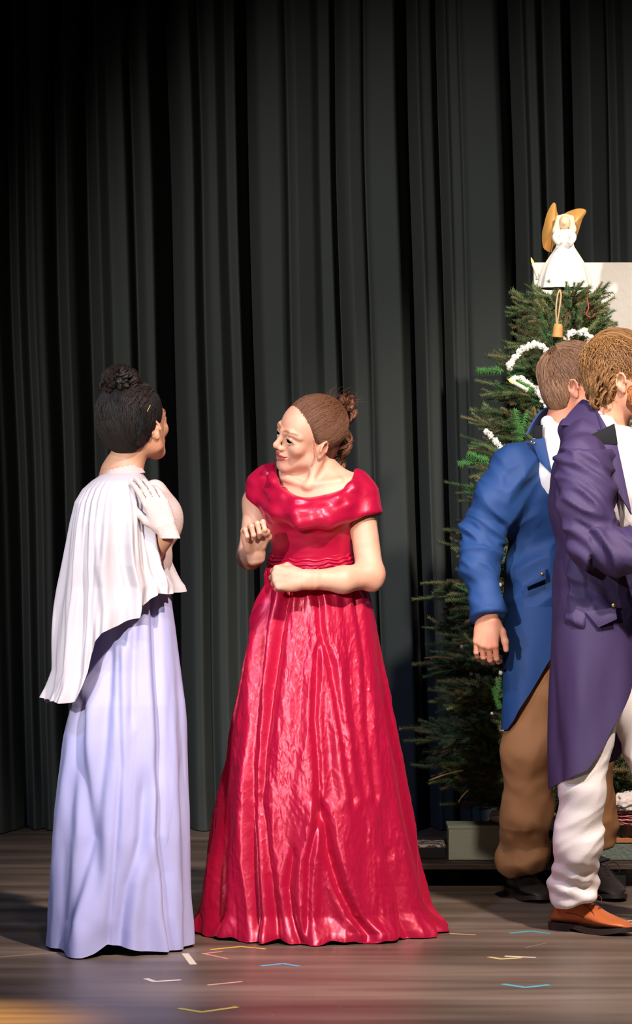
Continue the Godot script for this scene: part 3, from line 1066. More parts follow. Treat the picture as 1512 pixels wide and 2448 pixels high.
func red_woman() -> void:
	var o := thing("person", "woman in a red satin off-shoulder gown leaning left with both fists raised", "person", Vector3(0.03, 0.0, -0.03))
	var rng := RandomNumberGenerator.new()
	rng.seed = 11
	var s := 1.0
	var X := frame(at(738, 1043, 8.98), Vector3(-0.86, -0.06, 0.50), Vector3(0.20, 0.91, 0.35))
	var left := Vector3(0.91, 0.0, 0.42)
	var fwd := Vector3(-0.42, 0.0, 0.91)
	var TB := Basis(left, Vector3.UP, fwd)
	# --- body
	var f := Field.new()
	add_head(f, X, s)
	var nb := at(764, 1142, 9.03)
	f.cap(X * Vector3(0.0, -0.045, -0.022), nb, 0.047, 0.050, 0.03)
	f.ell(at(754, 1192, 9.02), Vector3(0.145, 0.085, 0.085), TB, 0.04)
	f.ell(at(752, 1260, 9.02), Vector3(0.11, 0.11, 0.075), TB, 0.04)
	var shl := at(858, 1172, 8.99)
	var shr := at(640, 1158, 9.08)
	f.cap(nb + Vector3(0, 0.012, 0), shl, 0.036, 0.036, 0.05)
	f.cap(nb + Vector3(0, 0.006, 0), shr, 0.036, 0.040, 0.05)
	# collar bones and the cords of the neck
	f.cap(at(742, 1160, 8.935), at(812, 1150, 8.945), 0.006, 0.006, 0.018)
	f.cap(at(728, 1160, 8.945), at(676, 1142, 8.99), 0.006, 0.006, 0.018)
	f.cap(X * Vector3(0.060, -0.045, -0.016), at(738, 1162, 8.938), 0.010, 0.007, 0.02)
	# her left arm, bent across the waist
	var el := at(886, 1374, 8.93)
	var wl := at(732, 1385, 8.835)
	f.cap(shl, el, 0.041, 0.040, 0.03)
	f.cap(el, at(892, 1396, 8.925), 0.034, 0.022, 0.02)
	f.cap(el, at(820, 1386, 8.875), 0.040, 0.038, 0.02)
	f.cap(at(820, 1386, 8.875), wl, 0.038, 0.0265, 0.02)
	var HL := frame(Vector3.ZERO, Vector3(0.16, 0.22, 0.96), Vector3(-0.98, 0.05, 0.10))
	var hl := Transform3D(HL.basis, at(727, 1385, 8.83))
	add_hand(f, hl, 0.98, 1.0, [[84, 90, 30], [86, 90, 30], [88, 90, 30], [88, 90, 30]], THUMB_FIST)
	# her right arm, forearm up towards the house
	var er := at(598, 1330, 9.07)
	var wr := at(612, 1318, 8.85)
	f.cap(shr, at(616, 1200, 9.10), 0.040, 0.040, 0.03)
	f.cap(at(616, 1200, 9.10), er, 0.040, 0.036, 0.03)
	f.cap(er, wr, 0.038, 0.026, 0.02)
	var HR := frame(Vector3.ZERO, Vector3(-0.30, 0.42, -0.86), Vector3(-0.12, 0.90, 0.42))
	var hr := Transform3D(HR.basis, at(610, 1316, 8.84))
	add_hand(f, hr, 0.94, -1.0, [[52, 88, 55], [58, 92, 55], [60, 92, 55], [58, 90, 50]], THUMB_FIST, 0.10)
	var b := Bld.new()
	var mott := noise(13, 14.0, 3)
	var colour := face_colour(X, s, lin(208, 162, 137), lin(168, 86, 78), lin(120, 78, 56), mott)
	var hc := X.origin
	net(f, b, 0.0026, hc - Vector3(0.14, 0.125, 0.14), hc + Vector3(0.14, 0.16, 0.14), colour)
	net(f, b, 0.003, hl.origin - Vector3(0.13, 0.08, 0.10), hl.origin + Vector3(0.03, 0.08, 0.10), colour)
	net(f, b, 0.003, hr.origin - Vector3(0.08, 0.03, 0.10), hr.origin + Vector3(0.08, 0.14, 0.12), colour)
	net(f, b, 0.0045, Vector3(hl.origin.x + 0.018, 0.95, -0.6), Vector3(0.6, hc.y - 0.115, 0.6), colour)
	net(f, b, 0.006, Vector3(-0.4, hc.y - 0.30, -0.6), Vector3(hl.origin.x + 0.032, hc.y - 0.115, 0.08), colour)
	net(f, b, 0.0045, Vector3(-0.4, 1.0, -0.4), Vector3(-0.06, hr.origin.y - 0.020, 0.4), colour)
	net(f, b, 0.0045, Vector3(-0.4, hr.origin.y - 0.026, -0.4), Vector3(-0.06, hc.y - 0.28, hr.origin.z - 0.06), colour)
	var body := part("body", b, M.skin, o)
	add_eyes(o, X, s, X.basis * Vector3(0.1, -0.05, 1.0), lin(58, 40, 30))
	red_hair(o, X, s, rng)
	red_gown(o, TB, rng)

func red_hair(o: Node3D, X: Transform3D, s: float, rng: RandomNumberGenerator) -> void:
	var c := Vector3(0, 0.038, -0.018)
	var r := Vector3(0.0805, 0.0890, 0.1000)
	var base := lin(84, 50, 33)
	var b := hair_cap(X, s, c, r, Vector3(0, 0.080, 0.066), Vector3(0, -0.53, 0.848), func(f: Field) -> void: f.ell(X * Vector3(0, -0.030, -0.060), Vector3(0.058, 0.045, 0.038), X.basis, 0.02), 0.004, base)
	var bun := Vector3(-0.004, 0.088, -0.104)
	# strands combed from the hairline to the knot
	for k in 1700:
		var a := rng.randf_range(-1.0, 1.0)
		var p: Vector3
		var band := rng.randf()
		if band < 0.72:
			# hairline from the nape round the temple to the forehead
			var t := absf(a)
			p = Vector3(signf(a) * 0.078 * sin(t * 1.75), lerpf(0.112, -0.045, pow(t, 1.2)), lerpf(0.078, -0.030, pow(t, 0.9)))
			p += Vector3(0, 0, 0.006 - rng.randf() * 0.02)
		else:
			p = Vector3(a * 0.07, rng.randf_range(-0.065, -0.02), -0.085)
		var col := base.lerp(lin(140, 94, 62), 0.15 + 0.5 * rng.randf()).lerp(lin(60, 36, 24), rng.randf() * 0.35)
		var q := bun + Vector3(rng.randf_range(-0.02, 0.02), rng.randf_range(-0.03, 0.02), rng.randf_range(0, 0.02))
		if band >= 0.9: q = Vector3(rng.randf_range(-0.03, 0.03), -0.03, -0.115)
		strand(b, X, c, r, p, q, 12, 0.0004, rng.randf_range(0.001, 0.004), rng.randf_range(0.0005, 0.0009), col, rng.randf_range(-0.004, 0.004), rng)
	# the knot: short plaited loops
	for k in 13:
		var a := TAU * k / 13.0 + rng.randf() * 0.3
		var rad := 0.012 + 0.021 * sqrt((k + 0.6) / 13.0)
		var m := bun + Vector3(cos(a) * rad, sin(a) * rad * 1.15, -0.016 + rng.randf_range(-0.008, 0.006))
		var pts := []
		for j in 7:
			var t := j / 6.0 * 4.6 + a
			pts.append(X * (m + Vector3(cos(t) * 0.012, sin(t) * 0.013, -0.010 * sin(j / 6.0 * PI) + 0.004)))
		lock(b, curve(pts, 16), rng.randf_range(0.0065, 0.009), lin(150, 92, 58), lin(58, 32, 22), rng, 12)
	# curls hanging to the nape
	for k in 15:
		var x0 := rng.randf_range(-0.045, 0.045)
		var y0 := rng.randf_range(-0.01, 0.05)
		var pts := []
		var n := 9
		var ph := rng.randf() * TAU
		var down := rng.randf_range(0.07, 0.12)
		for j in n:
			var t := float(j) / (n - 1)
			pts.append(X * Vector3(x0 + 0.011 * cos(ph + t * 8.0), y0 - down * t, -0.103 - 0.018 * sin(t * PI) + 0.011 * sin(ph + t * 8.0)))
		lock(b, curve(pts, 26), rng.randf_range(0.006, 0.010), lin(142, 90, 58), lin(52, 30, 21), rng, 12)
	# loose wisps before the ear and over the neck
	for k in 7:
		var q := 1.0 if k < 5 else -1.0
		var pts := []
		var dx := rng.randf_range(-0.004, 0.008)
		for j in 6:
			var t := j / 5.0
			pts.append(X * Vector3(q * (0.076 + 0.004 * sin(t * 4.0 + k)), 0.02 - 0.085 * t, 0.014 + dx + 0.008 * sin(t * 5.0 + k * 0.7)))
		b.tube(curve(pts, 14), 0.0004, 0.0003, lin(126, 74, 48), 3, false)
	for k in 40:
		var p := X * (c + Vector3(rng.randf_range(-0.05, 0.05), 0.06, rng.randf_range(-0.09, -0.03)))
		var q := p + X.basis * Vector3(rng.randf_range(-0.03, 0.03), rng.randf_range(0.0, 0.05), rng.randf_range(-0.06, -0.02))
		b.tube(curve([p, (p + q) * 0.5 + X.basis.y * 0.012, q], 8), 0.0003, 0.0002, lin(120, 74, 48), 3, false)
	part("hair", b, M.hair, o, "brown hair pinned up in a plaited knot with curls at the nape")

func red_gown(o: Node3D, TB: Basis, rng: RandomNumberGenerator) -> void:
	var left := TB.x
	var fwd := TB.z
	# --- bodice with the wide draped neckline
	var f := Field.new()
	# sleeves falling off the shoulders, each with an open hem
	f.chain([at(852, 1154, 8.99), at(863, 1184, 8.975), at(864, 1220, 8.965), at(866, 1250, 8.96)], [0.042, 0.048, 0.053, 0.056], 0.03)
	f.cap(at(826, 1210, 8.95), at(862, 1236, 8.955), 0.036, 0.050, 0.03)
	f.chain([at(640, 1132, 9.06), at(622, 1160, 9.07), at(624, 1205, 9.06), at(626, 1235, 9.06)], [0.030, 0.036, 0.038, 0.040], 0.03)
	f.plane(at(864, 1238, 8.96), Vector3(0.22, -1.0, 0.10), 0.006)
	f.plane(at(616, 1212, 9.06), Vector3(-0.62, -0.78, 0.0), 0.006)
	# the trunk
	f.ell(at(746, 1345, 9.03), Vector3(0.124, 0.10, 0.092), TB, 0.04)
	f.ell(at(746, 1268, 9.01), Vector3(0.126, 0.115, 0.098), TB, 0.05)
	var bc := at(745, 1222, 9.0)
	f.ell(bc + left * 0.058 + fwd * 0.052, Vector3(0.068, 0.062, 0.058), TB, 0.04)
	f.ell(bc - left * 0.058 + fwd * 0.052, Vector3(0.068, 0.062, 0.058), TB, 0.04)
	f.ell(at(748, 1195, 9.02), Vector3(0.150, 0.055, 0.088), TB, 0.04)
	# the draped cowl: overlapping swags from shoulder to shoulder, deepest in the middle
	f.chain([at(652, 1114, 9.03), at(654, 1152, 8.97), at(678, 1186, 8.918), at(712, 1203, 8.885), at(755, 1207, 8.875), at(805, 1193, 8.88), at(842, 1167, 8.91), at(858, 1147, 8.96)], [0.010, 0.012, 0.013, 0.014, 0.013, 0.012, 0.012, 0.012], 0.022)
	f.chain([at(630, 1150, 9.03), at(660, 1196, 8.94), at(712, 1226, 8.872), at(770, 1228, 8.862), at(828, 1206, 8.89), at(862, 1180, 8.93)], [0.012, 0.014, 0.016, 0.016, 0.014, 0.013], 0.022)
	f.chain([at(622, 1184, 9.03), at(664, 1226, 8.93), at(720, 1250, 8.872), at(786, 1248, 8.866), at(846, 1226, 8.905)], [0.012, 0.014, 0.015, 0.015, 0.012], 0.030)
	f.ell(at(752, 1120, 8.95), Vector3(0.112, 0.090, 0.15), TB, 0.008, 1)
	# cut below the sleeve hems
	var dn := noise(17, 9.0, 2, true)
	var push := func(p: Vector3, _n: Vector3) -> float:
		var q := TB.inverse() * p
		var sag := q.y - q.x * q.x * 1.6
		var v := dn.get_noise_3d(q.x * 0.3, sag * 1.6, q.z * 0.3) * 0.0018
		var u := p.y - 1.285 - 2.0 * q.x * q.x - 0.12 * q.x
		v += 0.0025 * (absf(sin(u * 70.0 + 1.0)) - 0.6) * smoothstep(-0.10, -0.06, u) * smoothstep(0.06, 0.02, u) * smoothstep(0.03, 0.08, (p - bc).dot(fwd) + 0.03)
		return v
	var b := Bld.new()
	net(f, b, 0.005, Vector3(-5, 1.085, -5), ALL_HI, null, push)
	part("bodice", b, M.satin, o, "draped red satin bodice with an off-shoulder cowl")
	# --- sash: a ruched band
	b = Bld.new()
	var nu := 120
	var nv := 26
	var P := PackedVector3Array()
	var wc := at(746, 1345, 9.03)
	var rn := noise(19, 1.2, 2)
	for j in nv:
		var t := float(j) / (nv - 1)
		var y := lerpf(at(0, 1322, 9.03).y, at(0, 1371, 9.03).y, t)
		for i in nu:
			var a := TAU * i / nu
			var sag := 0.006 * sin(a * 2.0 + 0.6) + rn.get_noise_2d(cos(a) * 2.0, sin(a) * 2.0 + t) * 0.006
			var bulge := 0.008 * sin(t * PI) + 0.0030 * sin((t + rn.get_noise_2d(cos(a) * 0.9, sin(a) * 0.9 + t * 0.2) * 0.22) * 34.0)
			P.append(wc + left * cos(a) * (0.129 + bulge) + fwd * sin(a) * (0.099 + bulge) + Vector3(0, y - wc.y + sag, 0))
	b.sheet(P, nu, nv, true, 0.003, Color.WHITE, false)
	part("sash", b, M.satin, o, "ruched red satin waistband")
	# --- skirt
	b = Bld.new()
	var rows := [[1355, 642, 850], [1375, 633, 858], [1400, 632, 872], [1430, 622, 885], [1500, 602, 898], [1600, 578, 914], [1700, 558, 932], [1800, 541, 952], [1900, 525, 972], [2000, 509, 992], [2100, 492, 1015], [2160, 482, 1030], [2200, 473, 1044], [2225, 468, 1050]]
	var kc := PackedVector2Array()
	var kh := PackedVector2Array()
	var d0 := 9.03
	for w in rows:
		var y := at(0, w[0], d0).y
		kc.append(Vector2(-y, (at(w[1], 0, d0).x + at(w[2], 0, d0).x) * 0.5))
		kh.append(Vector2(-y, (w[2] - w[1]) * 0.5 * d0 / FOCAL))
	var grooves := [
		[0.026, 11.0, [[1400, 642], [1425, 638], [1560, 627], [1695, 618], [1830, 606], [1965, 604], [2100, 611], [2260, 622]]],
		[0.016, 10.0, [[1420, 690], [1492, 674], [1650, 651], [1785, 634], [1920, 626], [2032, 640], [2260, 664]]],
		[0.012, 9.0, [[1420, 760], [1434, 764], [1515, 768], [1596, 795], [1695, 809], [1785, 822], [1852, 831], [1906, 845]]],
		[0.010, 8.0, [[1560, 760], [1717, 752], [1830, 761], [1942, 764], [2055, 740], [2167, 735], [2260, 736]]],
		[0.022, 12.0, [[1942, 770], [2032, 786], [2122, 813], [2190, 845], [2230, 880]]],
		[0.018, 12.0, [[1500, 596], [1605, 575], [1740, 552], [1920, 538], [2100, 528], [2230, 530]]],
		[0.010, 8.0, [[1420, 850], [1560, 868], [1740, 880], [1900, 900]]],
		[0.014, 9.0, [[2050, 700], [2120, 690], [2190, 700], [2250, 720]]],
		[0.012, 9.0, [[2060, 930], [2120, 950], [2200, 965], [2250, 985]]]]
	var gp: Array = []
	for g in grooves:
		var key := PackedVector2Array()
		for q in g[2]: key.append(Vector2(q[0], q[1]))
		gp.append(key)
	var ridge := PackedVector2Array([Vector2(1447, 884), Vector2(1560, 910), Vector2(1695, 936), Vector2(1807, 950), Vector2(1897, 969), Vector2(2032, 988), Vector2(2190, 1005), Vector2(2300, 1012)])
	var crease := noise(23, 6.5, 3, true)
	var crease2 := noise(29, 16.0, 2, true)
	var big := noise(37, 2.2, 2)
	nu = 560
	nv = 330
	P = PackedVector3Array()
	P.resize(nu * nv)
	var ytop := at(0, 1357, d0).y
	var cz := EYE.z - d0
	for j in nv:
		var t := float(j) / (nv - 1)
		var y := lerpf(ytop, 0.006, t)
		var cx := ramp(kc, -y)
		var hw := ramp(kh, -y)
		var grow := smoothstep(0.0, 0.5, t)
		var hem := smoothstep(0.93, 1.0, t)
		for i in nu:
			var a := TAU * i / nu
			var ca := cos(a)
			var sa := sin(a)
			var x := cx + hw * ca
			var z := cz + hw * lerpf(0.82, 0.93, grow) * sa
			var out := Vector3(ca, 0, sa)
			var dd := EYE.z - z
			var gx := 756.0 + x * FOCAL / dd
			var gy := 1224.0 + (EYE.y - y) * FOCAL / dd
			var push_ := 0.006 * grow * sin(11.0 * a + 2.0 * t) + 0.005 * grow * sin(17.0 * a - 3.0 * t + 1.3)
			push_ += 0.006 * sin(23.0 * a) * smoothstep(0.16, 0.0, t)
			if sa > 0.0:
				for g in gp.size():
					var key: PackedVector2Array = gp[g]
					if gy < key[0].x - 40.0 or gy > key[key.size() - 1].x + 40.0: continue
					var w := (gx - ramp(key, gy)) / float(grooves[g][1])
					if absf(w) < 4.0:
						var fade := smoothstep(key[0].x - 40.0, key[0].x, gy) * smoothstep(key[key.size() - 1].x + 40.0, key[key.size() - 1].x, gy)
						push_ += float(grooves[g][0]) * fade * (0.45 * exp(-(w - 1.9) * (w - 1.9) * 0.5) + 0.45 * exp(-(w + 1.9) * (w + 1.9) * 0.5) - exp(-w * w))
				var rr := gx - ramp(ridge, gy)
				if gy > 1440.0: push_ += 0.012 * exp(-rr * rr / 200.0) * sa - 0.020 * smoothstep(4.0, 22.0, rr) * smoothstep(80.0, 40.0, rr) * smoothstep(1440.0, 1560.0, gy)
			# crumpled satin: creases run down and aslant
			var px := (a * 0.42 * (hw + 0.1) / 0.3)
			var worn := 0.5 + 0.5 * big.get_noise_2d(px * 2.0, y * 2.0)
			var c1 := crease.get_noise_3d(px * 1.1 + y * 0.45, y * 0.42, 0.0)
			var c2 := crease2.get_noise_3d(px * 0.9 - y * 0.5, y * 0.8, 5.0)
			var c3 := crease2.get_noise_3d(px * 1.5 + y * 1.1, y * 0.7 - px * 0.6, 9.0)
			push_ += (c1 * 0.0042 + c2 * 0.0014 + c3 * absf(c3) * 0.0015) * (0.2 + 1.1 * worn) * smoothstep(0.02, 0.2, t)
			# hem: rolled out and scalloped, with a short train to the right
			push_ += hem * (0.014 + 0.012 * sin(a * 13.0 + 0.8) + 0.006 * sin(a * 29.0))
			var da := wrapf(a - 0.22, -PI, PI)
			push_ += smoothstep(0.955, 1.0, t) * 0.050 * exp(-da * da / 0.022)
			var yy := y
			if hem > 0.0: yy += hem * 0.006 * (sin(a * 13.0 + 2.2) + 0.5 * sin(a * 31.0)) * (0.6 + 0.4 * sa)
			P[j * nu + i] = Vector3(x, maxf(yy, 0.004), z) + out * push_
	b.sheet(P, nu, nv, true, 0.002, Color.WHITE, false, 8.0, 4.0)
	part("skirt", b, M.satin, o, "full crumpled red satin skirt reaching the floor")
# ---------------------------------------------------------------- woman in the lavender dress and white cape
func lavender_woman() -> void:
	var o := thing("person", "dark-haired woman seen from behind in a pale lavender dress and white cape", "person", Vector3(-0.565, 0.0, 0.34))
	var rng := RandomNumberGenerator.new()
	rng.seed = 5
	var s := 0.97
	var X := frame(at(328, 1020, 8.68), Vector3(0.62, 0.20, -0.76), Vector3(-0.12, 0.98, 0.1))
	var fwd := Vector3(0.86, 0.0, -0.5)
	var TB := Basis(Vector3(-0.5, 0, -0.86), Vector3.UP, fwd)
	var f := Field.new()
	add_head(f, X, s)
	var nb := at(289, 1135, 8.70)
	f.cap(X * Vector3(0, -0.040, -0.025), nb, 0.046, 0.054, 0.03)
	f.cap(at(300, 1124, 8.68), at(318, 1175, 8.62), 0.030, 0.036, 0.05)
	f.cap(at(280, 1130, 8.72), at(236, 1178, 8.80), 0.030, 0.034, 0.05)
	f.ell(at(285, 1225, 8.70), Vector3(0.12, 0.09, 0.075), TB, 0.04)
	f.ell(at(305, 1300, 8.70), Vector3(0.12, 0.14, 0.085), TB, 0.04)
	var er := at(346, 1345, 8.60)
	var wr := at(396, 1284, 8.55)
	f.cap(at(318, 1185, 8.62), er, 0.036, 0.034, 0.03)
	f.cap(er, wr, 0.034, 0.026, 0.02)
	var b := Bld.new()
	var colour := face_colour(X, s, lin(216, 166, 134), lin(176, 84, 80), lin(30, 22, 18), noise(3, 14.0, 3))
	net(f, b, 0.0028, X.origin - Vector3(0.14, 0.13, 0.14), X.origin + Vector3(0.14, 0.16, 0.14), colour)
	net(f, b, 0.006, Vector3(-1.2, 1.02, -0.6), Vector3(0, X.origin.y - 0.127, 0.9), colour)
	part("body", b, M.skin, o)
	add_eyes(o, X, s, X.basis * Vector3(0, 0, 1), lin(40, 26, 20))
	# --- hair: swept up into a loose bun
	var c := Vector3(0, 0.046, -0.026)
	var r := Vector3(0.088, 0.095, 0.108)
	var dark := lin(17, 14, 13)
	var warm := lin(58, 42, 32)
	var hn := noise(8, 34.0, 2)
	b = hair_cap(X, s, c, r, Vector3(0, 0.062, 0.078), Vector3(0, -0.60, 0.80), func(q: Field) -> void:
		q.ell(X * Vector3(0, -0.010, -0.055), Vector3(0.070, 0.056, 0.052), X.basis, 0.04)
		q.ell(X * Vector3(0.004, 0.138, -0.040), Vector3(0.040, 0.033, 0.040), X.basis, 0.02), 0.0045, dark, func(p: Vector3, _n: Vector3) -> float: return hn.get_noise_3dv(p) * 0.004)
	var top := Vector3(0.004, 0.125, -0.030)
	var act := PackedInt32Array([0, 1, 2])
	var shell := cap_field
	for k in 1700:
		var a := rng.randf_range(-1.0, 1.0)
		var t := absf(a)
		var p := Vector3(signf(a) * 0.084 * sin(t * 1.75), lerpf(0.100, -0.050, pow(t, 1.2)), lerpf(0.085, -0.035, pow(t, 0.9)))
		if rng.randf() < 0.30: p = Vector3(a * 0.075, rng.randf_range(-0.075, 0.0), -0.10)
		elif rng.randf() < 0.4: p = Vector3(signf(a) * 0.083, rng.randf_range(-0.05, 0.035), rng.randf_range(-0.05, 0.045))
		var q := top + Vector3(rng.randf_range(-0.03, 0.03), 0.0, rng.randf_range(-0.03, 0.03))
		var mid := (p + q) * 0.5
		mid += (mid - c).normalized() * 0.03
		strand_on(b, X, shell, act, [p * s, mid * s, q * s], 11, 0.0006, rng.randf_range(0.001, 0.006), rng.randf_range(0.0006, 0.0011), dark.lerp(warm, 0.6 * pow(rng.randf(), 2.0)), rng.randf_range(-0.008, 0.008), rng)
	for k in 420:
		# the nape, combed up
		var a := rng.randf_range(-1.0, 1.0)
		var p := Vector3(a * 0.058, -0.075 + 0.02 * rng.randf(), -0.085 + 0.03 * absf(a))
		strand_on(b, X, shell, act, [p, Vector3(a * 0.06, -0.03, -0.11), Vector3(a * 0.05, 0.04, -0.13)], 8, 0.0005, 0.003, rng.randf_range(0.0006, 0.0011), dark.lerp(warm, 0.6 * pow(rng.randf(), 2.0)), rng.randf_range(-0.006, 0.006), rng)
	for k in 110:
		# loops of the bun
		var a := rng.randf() * TAU
		var e := rng.randf_range(-0.4, 1.5)
		var m := Vector3(0.004, 0.135, -0.040) + Vector3(cos(a) * cos(e) * 0.047, sin(e) * 0.038, sin(a) * cos(e) * 0.047)
		var pts := []
		for j in 6:
			var t := j * 0.8 + a
			pts.append(X * ((m + Vector3(cos(t) * 0.018, 0.006 * sin(j * 1.2) + sin(t) * 0.012, sin(t + 0.5) * 0.016)) * s))
		lock(b, curve(pts, 16), rng.randf_range(0.005, 0.009), warm, dark, rng, 10)
	for k in 26:
		# loose waves over the temple and crown
		var a := rng.randf_range(-0.9, 0.9)
		var p := c + Vector3(-0.07 + 0.03 * a, 0.03 + 0.05 * rng.randf(), 0.06 - 0.10 * rng.randf()).normalized() * 0.1
		var pts := []
		for j in 6:
			var u := (p - c) + Vector3(0.004 * sin(j * 1.7 + k), -0.006 * j + 0.02, -0.012 * j)
			u = u / (u / r).length()
			pts.append(X * ((c + u * 1.03) * s))
		lock(b, curve(pts, 16), rng.randf_range(0.004, 0.007), warm, dark, rng, 9)
	for k in 2:
		var pts := []
		for j in 6:
			var t := j / 5.0
			pts.append(X * (Vector3(-0.0775 - 0.003 * sin(t * 4.0 + k), 0.015 - 0.075 * t, 0.020 + 0.004 * (k % 4) + 0.006 * sin(t * 5.0 + k * 1.3)) * s))
		b.tube(curve(pts, 14), 0.0005, 0.0003, lin(52, 34, 24), 3, false)
	part("hair", b, M.hair, o, "black hair swept up into a loose bun")
	b = Bld.new()
	b.tube(PackedVector3Array([at(352, 984, 8.568), at(360, 968, 8.570)]), 0.0014, 0.0014, Color.WHITE, 5)
	part("hair_pin", b, M.gold, o, "small gold hair pin")
	# --- bodice of white lace, its full sleeve showing at the front
	f = Field.new()
	f.ell(at(300, 1235, 8.70), Vector3(0.14, 0.11, 0.10), TB, 0.04)
	f.ell(at(330, 1330, 8.68), Vector3(0.115, 0.12, 0.095), TB, 0.04)
	f.ell(at(380, 1232, 8.70), Vector3(0.09, 0.07, 0.060), TB, 0.04)
	f.ell(at(398, 1252, 8.66), Vector3(0.046, 0.060, 0.042), Basis(), 0.02)
	f.ell(at(372, 1188, 8.66), Vector3(0.036, 0.050, 0.040), Basis(), 0.03)
	b = Bld.new()
	net(f, b, 0.006, ALL_LO, ALL_HI)
	part("bodice", b, M.lace, o, "white lace bodice with a short full sleeve")
	# lace collar at the nape
	b = Bld.new()
	var P := PackedVector3Array()
	for j in 5:
		for i in 48:
			var t := i / 47.0
			var a := lerpf(0.35, 3.6, t)
			var base := at(296, 1119, 8.68) + Vector3(cos(a) * 0.050, 0.010 * cos(a), sin(a) * 0.062)
			base.y += 0.004 * absf(sin(t * 34.0)) * (1.0 if j == 0 else 0.0)
			P.append(base + Vector3(cos(a) * 0.0045, -0.0055, sin(a) * 0.0035) * j)
	b.sheet(P, 48, 5, false, 0.003, Color.WHITE, false)
	part("lace_collar", b, M.lace, o, "scalloped lace collar")
	# --- gloved right hand laid on the chest
	f = Field.new()
	var HX := frame(Vector3.ZERO, Vector3(0.34, 0.16, 0.92), Vector3(-0.36, 0.92, 0.02))
	var hx := Transform3D(HX.basis, at(399, 1268, 8.505))
	add_hand(f, hx, 1.0, -1.0, [[14, 16, 10], [18, 18, 10], [20, 20, 12], [24, 22, 12]], THUMB_OPEN, 0.12)
	b = Bld.new()
	net(f, b, 0.003, hx.origin - Vector3(0.2, 0.024, 0.1), hx.origin + Vector3(0.1, 0.25, 0.1))
	part("glove", b, M.lace, o, "sheer white lace glove over a spread hand")
	# --- cape, long at the back
	b = Bld.new()
	var nu := 420
	var nv := 120
	var d0 := 8.67
	var rows := [[1128, 256, 338, 0.062], [1138, 238, 346, 0.095], [1150, 220, 354, 0.125], [1170, 199, 366, 0.150], [1200, 183, 380, 0.172], [1250, 173, 388, 0.19], [1300, 167, 392, 0.195], [1350, 160, 402, 0.195], [1400, 153, 424, 0.19], [1450, 148, 428, 0.195], [1600, 139, 430, 0.205], [1640, 126, 432, 0.21], [1668, 112, 434, 0.215], [1700, 106, 434, 0.215]]
	var kl := PackedVector2Array()
	var kr := PackedVector2Array()
	var kd := PackedVector2Array()
	for w in rows:
		kl.append(Vector2(w[0], w[1]))
		kr.append(Vector2(w[0], w[2]))
		kd.append(Vector2(w[0], w[3]))
	var hem := PackedVector2Array()
	for h in [[-60, 1400], [0, 1413], [30, 1415], [50, 1416], [58, 1430], [66, 1442], [70, 1436], [73, 1470], [80, 1478], [90, 1492], [99, 1506], [106, 1532], [110, 1560], [114, 1640], [118, 1669], [150, 1671], [175, 1664], [190, 1672], [200, 1688], [215, 1670], [240, 1600], [270, 1520], [300, 1400]]:
		hem.append(Vector2(h[0], h[1]))
	var top_k := PackedVector2Array([Vector2(-60, 1130), Vector2(0, 1130), Vector2(60, 1130), Vector2(120, 1134), Vector2(180, 1136), Vector2(300, 1130)])
	P = PackedVector3Array()
	P.resize(nu * nv)
	var dr := noise(51, 1.6, 2)
	for j in nv:
		var t := float(j) / (nv - 1)
		for i in nu:
			var deg := lerpf(-55.0, 295.0, float(i) / (nu - 1))
			var a := deg_to_rad(deg)
			var wob := 4.0 * sin(deg * 0.21)
			var yp := lerpf(ramp(top_k, deg), ramp(hem, deg) + wob * 0.6, pow(t, 1.15))
			var xl := ramp(kl, yp)
			var xr := ramp(kr, yp)
			var cx := (xl + xr) * 0.5
			var hw := (xr - xl) * 0.5 * d0 / FOCAL
			var hd := ramp(kd, yp)
			var grow := smoothstep(0.05, 0.7, t)
			var fold := grow * (0.011 * sin(a * 11.0 + 0.8 * sin(t * 2.0)) + 0.007 * sin(a * 19.0 + 1.0 + t) + 0.016 * dr.get_noise_2d(a * 2.0, t * 0.8))
			fold += 0.003 * sin(a * 34.0 + 2.0) * smoothstep(0.0, 0.2, t)
			# the hem turns outward where it steps
			fold += smoothstep(0.86, 1.0, t) * 0.010 * sin(a * 15.0 + 0.7)
			var p := at(cx, yp, d0)
			P[j * nu + i] = Vector3(p.x + (hw + fold) * signf(cos(a)) * pow(absf(cos(a)), 0.82), p.y, p.z + (hd + fold) * signf(sin(a)) * pow(absf(sin(a)), 0.82))
	b.sheet(P, nu, nv, false, 0.0018, Color.WHITE, false)
	part("cape", b, M.chiffon, o, "white chiffon cape with a stepped hem, longest at the back")
	# --- skirt
	b = Bld.new()
	d0 = 8.66
	var rows2 := [[1385, 262, 398], [1420, 246, 408], [1500, 222, 420], [1600, 203, 432], [1680, 170, 439], [1760, 154, 443], [1900, 136, 448], [2000, 124, 452], [2100, 118, 456], [2200, 111, 460], [2270, 107, 463]]
	var kc := PackedVector2Array()
	var kh := PackedVector2Array()
	for w in rows2:
		var y := at(0, w[0], d0).y
		kc.append(Vector2(-y, (at(w[1], 0, d0).x + at(w[2], 0, d0).x) * 0.5))
		kh.append(Vector2(-y, (w[2] - w[1]) * 0.5 * d0 / FOCAL))
